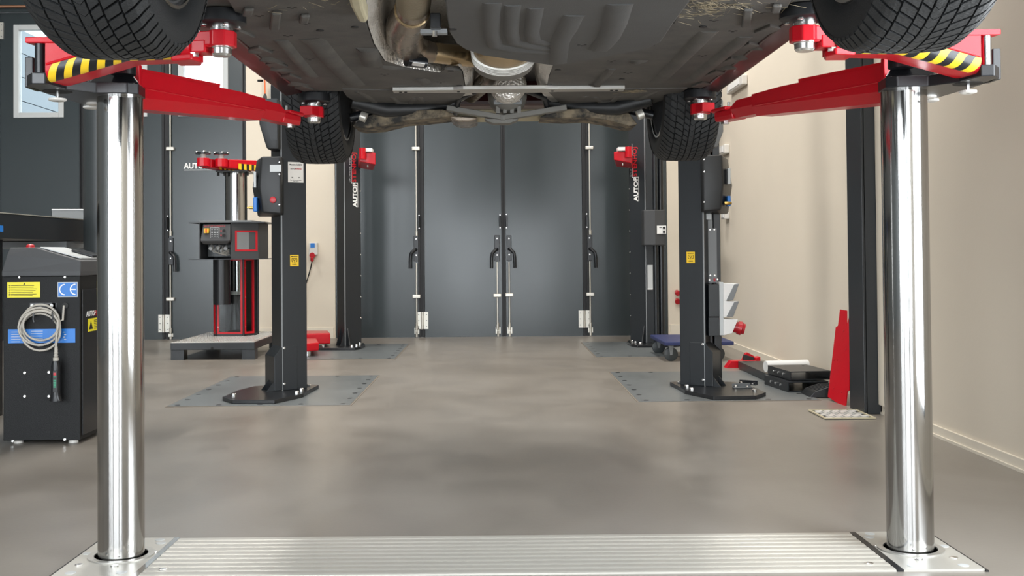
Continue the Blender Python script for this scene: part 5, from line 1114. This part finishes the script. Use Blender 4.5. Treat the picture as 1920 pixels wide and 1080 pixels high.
# floor drain
q = [G(1525, 771), G(1563, 787), G(1632, 785), G(1604, 772)]; dx0, dx1, dy0, dy1 = 1.70, 1.965, 5.68, 5.99
dr = thing('floor_drain', 'perforated steel drain grate in the floor at the dark wall column', 'drain', ((dx0+dx1)/2, (dy0+dy1)/2, 0))
MB().box(dx0, dx1, dy0, dy1, .001, .003).build('sump', 'black', dr)
fr_ = MB(); w = .012; fr_.box(dx0, dx1, dy0, dy0+w, .003, .009).box(dx0, dx1, dy1-w, dy1, .003, .009).box(dx0, dx0+w, dy0+w, dy1-w, .003, .009).box(dx1-w, dx1, dy0+w, dy1-w, .003, .009); fr_.build('frame', 'tan', dr)
for i in range(5):
    for j in range(6):
        x, y = dx0+.03+i*.045+(j % 2)*.02, dy0+.03+j*.048
        MB().obox((x, y, .0065), (.018, .004, 0), (-.003, .014, 0), (0, 0, .002)).build('grate_bar', 'offwhite', dr)
# blue dolly with castors
zd = .128; bd = thing('blue_dolly', 'blue platform dolly on grey castors behind the right column', 'dolly', (1.56, 9.0, 0))
bx0, bx1, by0, by1 = G(1262, 660, zd).x+.02, G(1404, 655, zd).x-.03, 8.75, 9.55
MB().box(bx0, bx1, by0, by1, zd, zd+.03).build('board', 'navy', bd, bevel=.006)
for x in (bx0+.06, bx1-.12):
    for y in (by0+.06, by1-.08):
        cs_ = MB().cyl((x, y-.015, .056), (x, y+.015, .056), .056, n=28).build('castor', 'post_grey', bd, smooth=40, bevel=.004)
        MB().prism([(x-.009, y-.023, .05), (x+.009, y-.023, .05), (x+.02, y-.023, zd), (x-.02, y-.023, zd)], (0, .005, 0)).prism([(x-.009, y+.018, .05), (x+.009, y+.018, .05), (x+.02, y+.018, zd), (x-.02, y+.018, zd)], (0, .005, 0)).build('castor_fork', 'midgrey', cs_)
# red steel foot beside it
rf = thing('red_arm_foot', 'red welded steel arm piece lying beside the blue dolly', 'steel part', G(1385, 690))
Y = G(1385, 690).y
MB().prism([PY(px, py, Y) for px, py in ((1360, 692), (1371, 677), (1417, 676), (1417, 671), (1426, 669), (1426, 688), (1395, 692))], (0, .09, 0)).build('base', 'red', rf, bevel=.004)
MB().prism([PY(px, py, Y+.1) for px, py in ((1392, 676), (1398, 663), (1402, 661), (1420, 671), (1420, 677))], (0, .05, 0)).build('upright', 'red', rf, bevel=.003)
MB().prism([PY(px, py, Y+.04) for px, py in ((1394, 676.5), (1396, 665), (1414, 670), (1414, 676.5))], (0, .04, 0)).build('rubber_insert', 'black_plastic', rf, bevel=.003)
# long dark profile along the wall, two hollow sections on it, white roll, rubber pad
tag(MB().box(1.80, 1.98, 7.28, 8.16, .006, .06).build('steel_profile', 'anthracite', bevel=.003), 'long flat dark steel profile lying along the right wall', 'steel profile')
def hollow(name, label, c, L_, W_, H_, ang, z):
    t = thing(name, label, 'steel section', (c[0], c[1], z)); d = Vector((math.cos(ang), math.sin(ang), 0)); n_ = Vector((-d.y, d.x, 0)); c = Vector((*c, z)); k = .006
    MB().obox(c+Vector((0, 0, k/2)), d*W_/2, n_*L_/2, (0, 0, k/2)).build('bottom_plate', 'anthracite', t)
    MB().obox(c+Vector((0, 0, H_-k/2)), d*W_/2, n_*L_/2, (0, 0, k/2)).build('top_plate', 'anthracite', t)
    for s in (-1, 1): MB().obox(c+d*s*(W_/2-k/2)+Vector((0, 0, H_/2)), d*k/2, n_*L_/2, (0, 0, H_/2-k)).build('side_plate', 'anthracite', t)
    for s in (-.6, .0, .6): bolt('screw', 'zinc_bright', c-d*(W_/2)+n_*s*L_/2*.7+Vector((0, 0, H_*.5)), -d, .008, .008, t)
    for s in (-.3, .3): bolt('screw_hole', 'black', c+d*s*W_+n_*L_*.3+Vector((0, 0, H_)), (0, 0, 1), .008, .001, t)
    return t
hollow('hollow_section', 'lower open dark steel box section lying on the floor by the right wall', (1.905, 6.98), .42, .26, .062, .10, .006)
hollow('hollow_section', 'upper dark steel box section stacked beside the white roll', (1.935, 7.02), .40, .26, .055, .10, .072)
p = PY(1432, 694, 7.35); 
tag(MB().lathe((1.80, 7.33, .105), (1, .18, 0), [(0, .030), (0, .038), (.30, .038), (.30, .030), (.02, .030)], 24).build('white_roll', 'white', smooth=40), 'white cardboard roll lying behind the dark steel sections', 'roll')
rbp = thing('rubber_block', 'black ribbed rubber block on the floor beside the red leaning panel', 'rubber block', (1.98, 6.62, 0))
q = [(1.86, 0), (2.06, 0), (2.06, .05), (2.03, .062), (1.97, .062), (1.89, .035)]
MB().prism([(x, 6.52, z+.001) for x, z in q], (0, .2, 0)).build('body', 'black_plastic', rbp, bevel=.004)
for i in range(5): MB().prism([(x, 6.535+i*.035, z+.006) for x, z in q[2:]], (0, .012, 0)).build('rib', 'rubber_pad', rbp)
# loose steel clips on the right base plate
for i, (px, py, an, lb) in enumerate(((1392, 729, .15, 'small loose steel clip nearest the edge of the right base plate'), (1402, 723, -.55, 'dark angled bracket lying behind the steel clip on the right base plate'))):
    p = G(px, py-2, .03); p.z = .029; d = Vector((math.cos(an), math.sin(an), 0)); n_ = Vector((-d.y, d.x, 0))
    t = thing('loose_bracket', lb, 'bracket', p)
    MB().obox(p+Vector((0, 0, .003)), d*.06, n_*.02, (0, 0, .003)).obox(p+n_*.018+Vector((0, 0, .016)), d*.06, n_*.003, (0, 0, .011)).build('angle', 'plate_grey' if i == 0 else 'black_satin', t, bevel=.002)
    bolt('nut', 'steel', p-d*.045+Vector((0, 0, .006)), (0, 0, 1), .012, .012, t, 6)
    bolt('nut', 'zinc_bright', p+d*.03+Vector((0, 0, .006)), (0, 0, 1), .008, .006, t, 6)
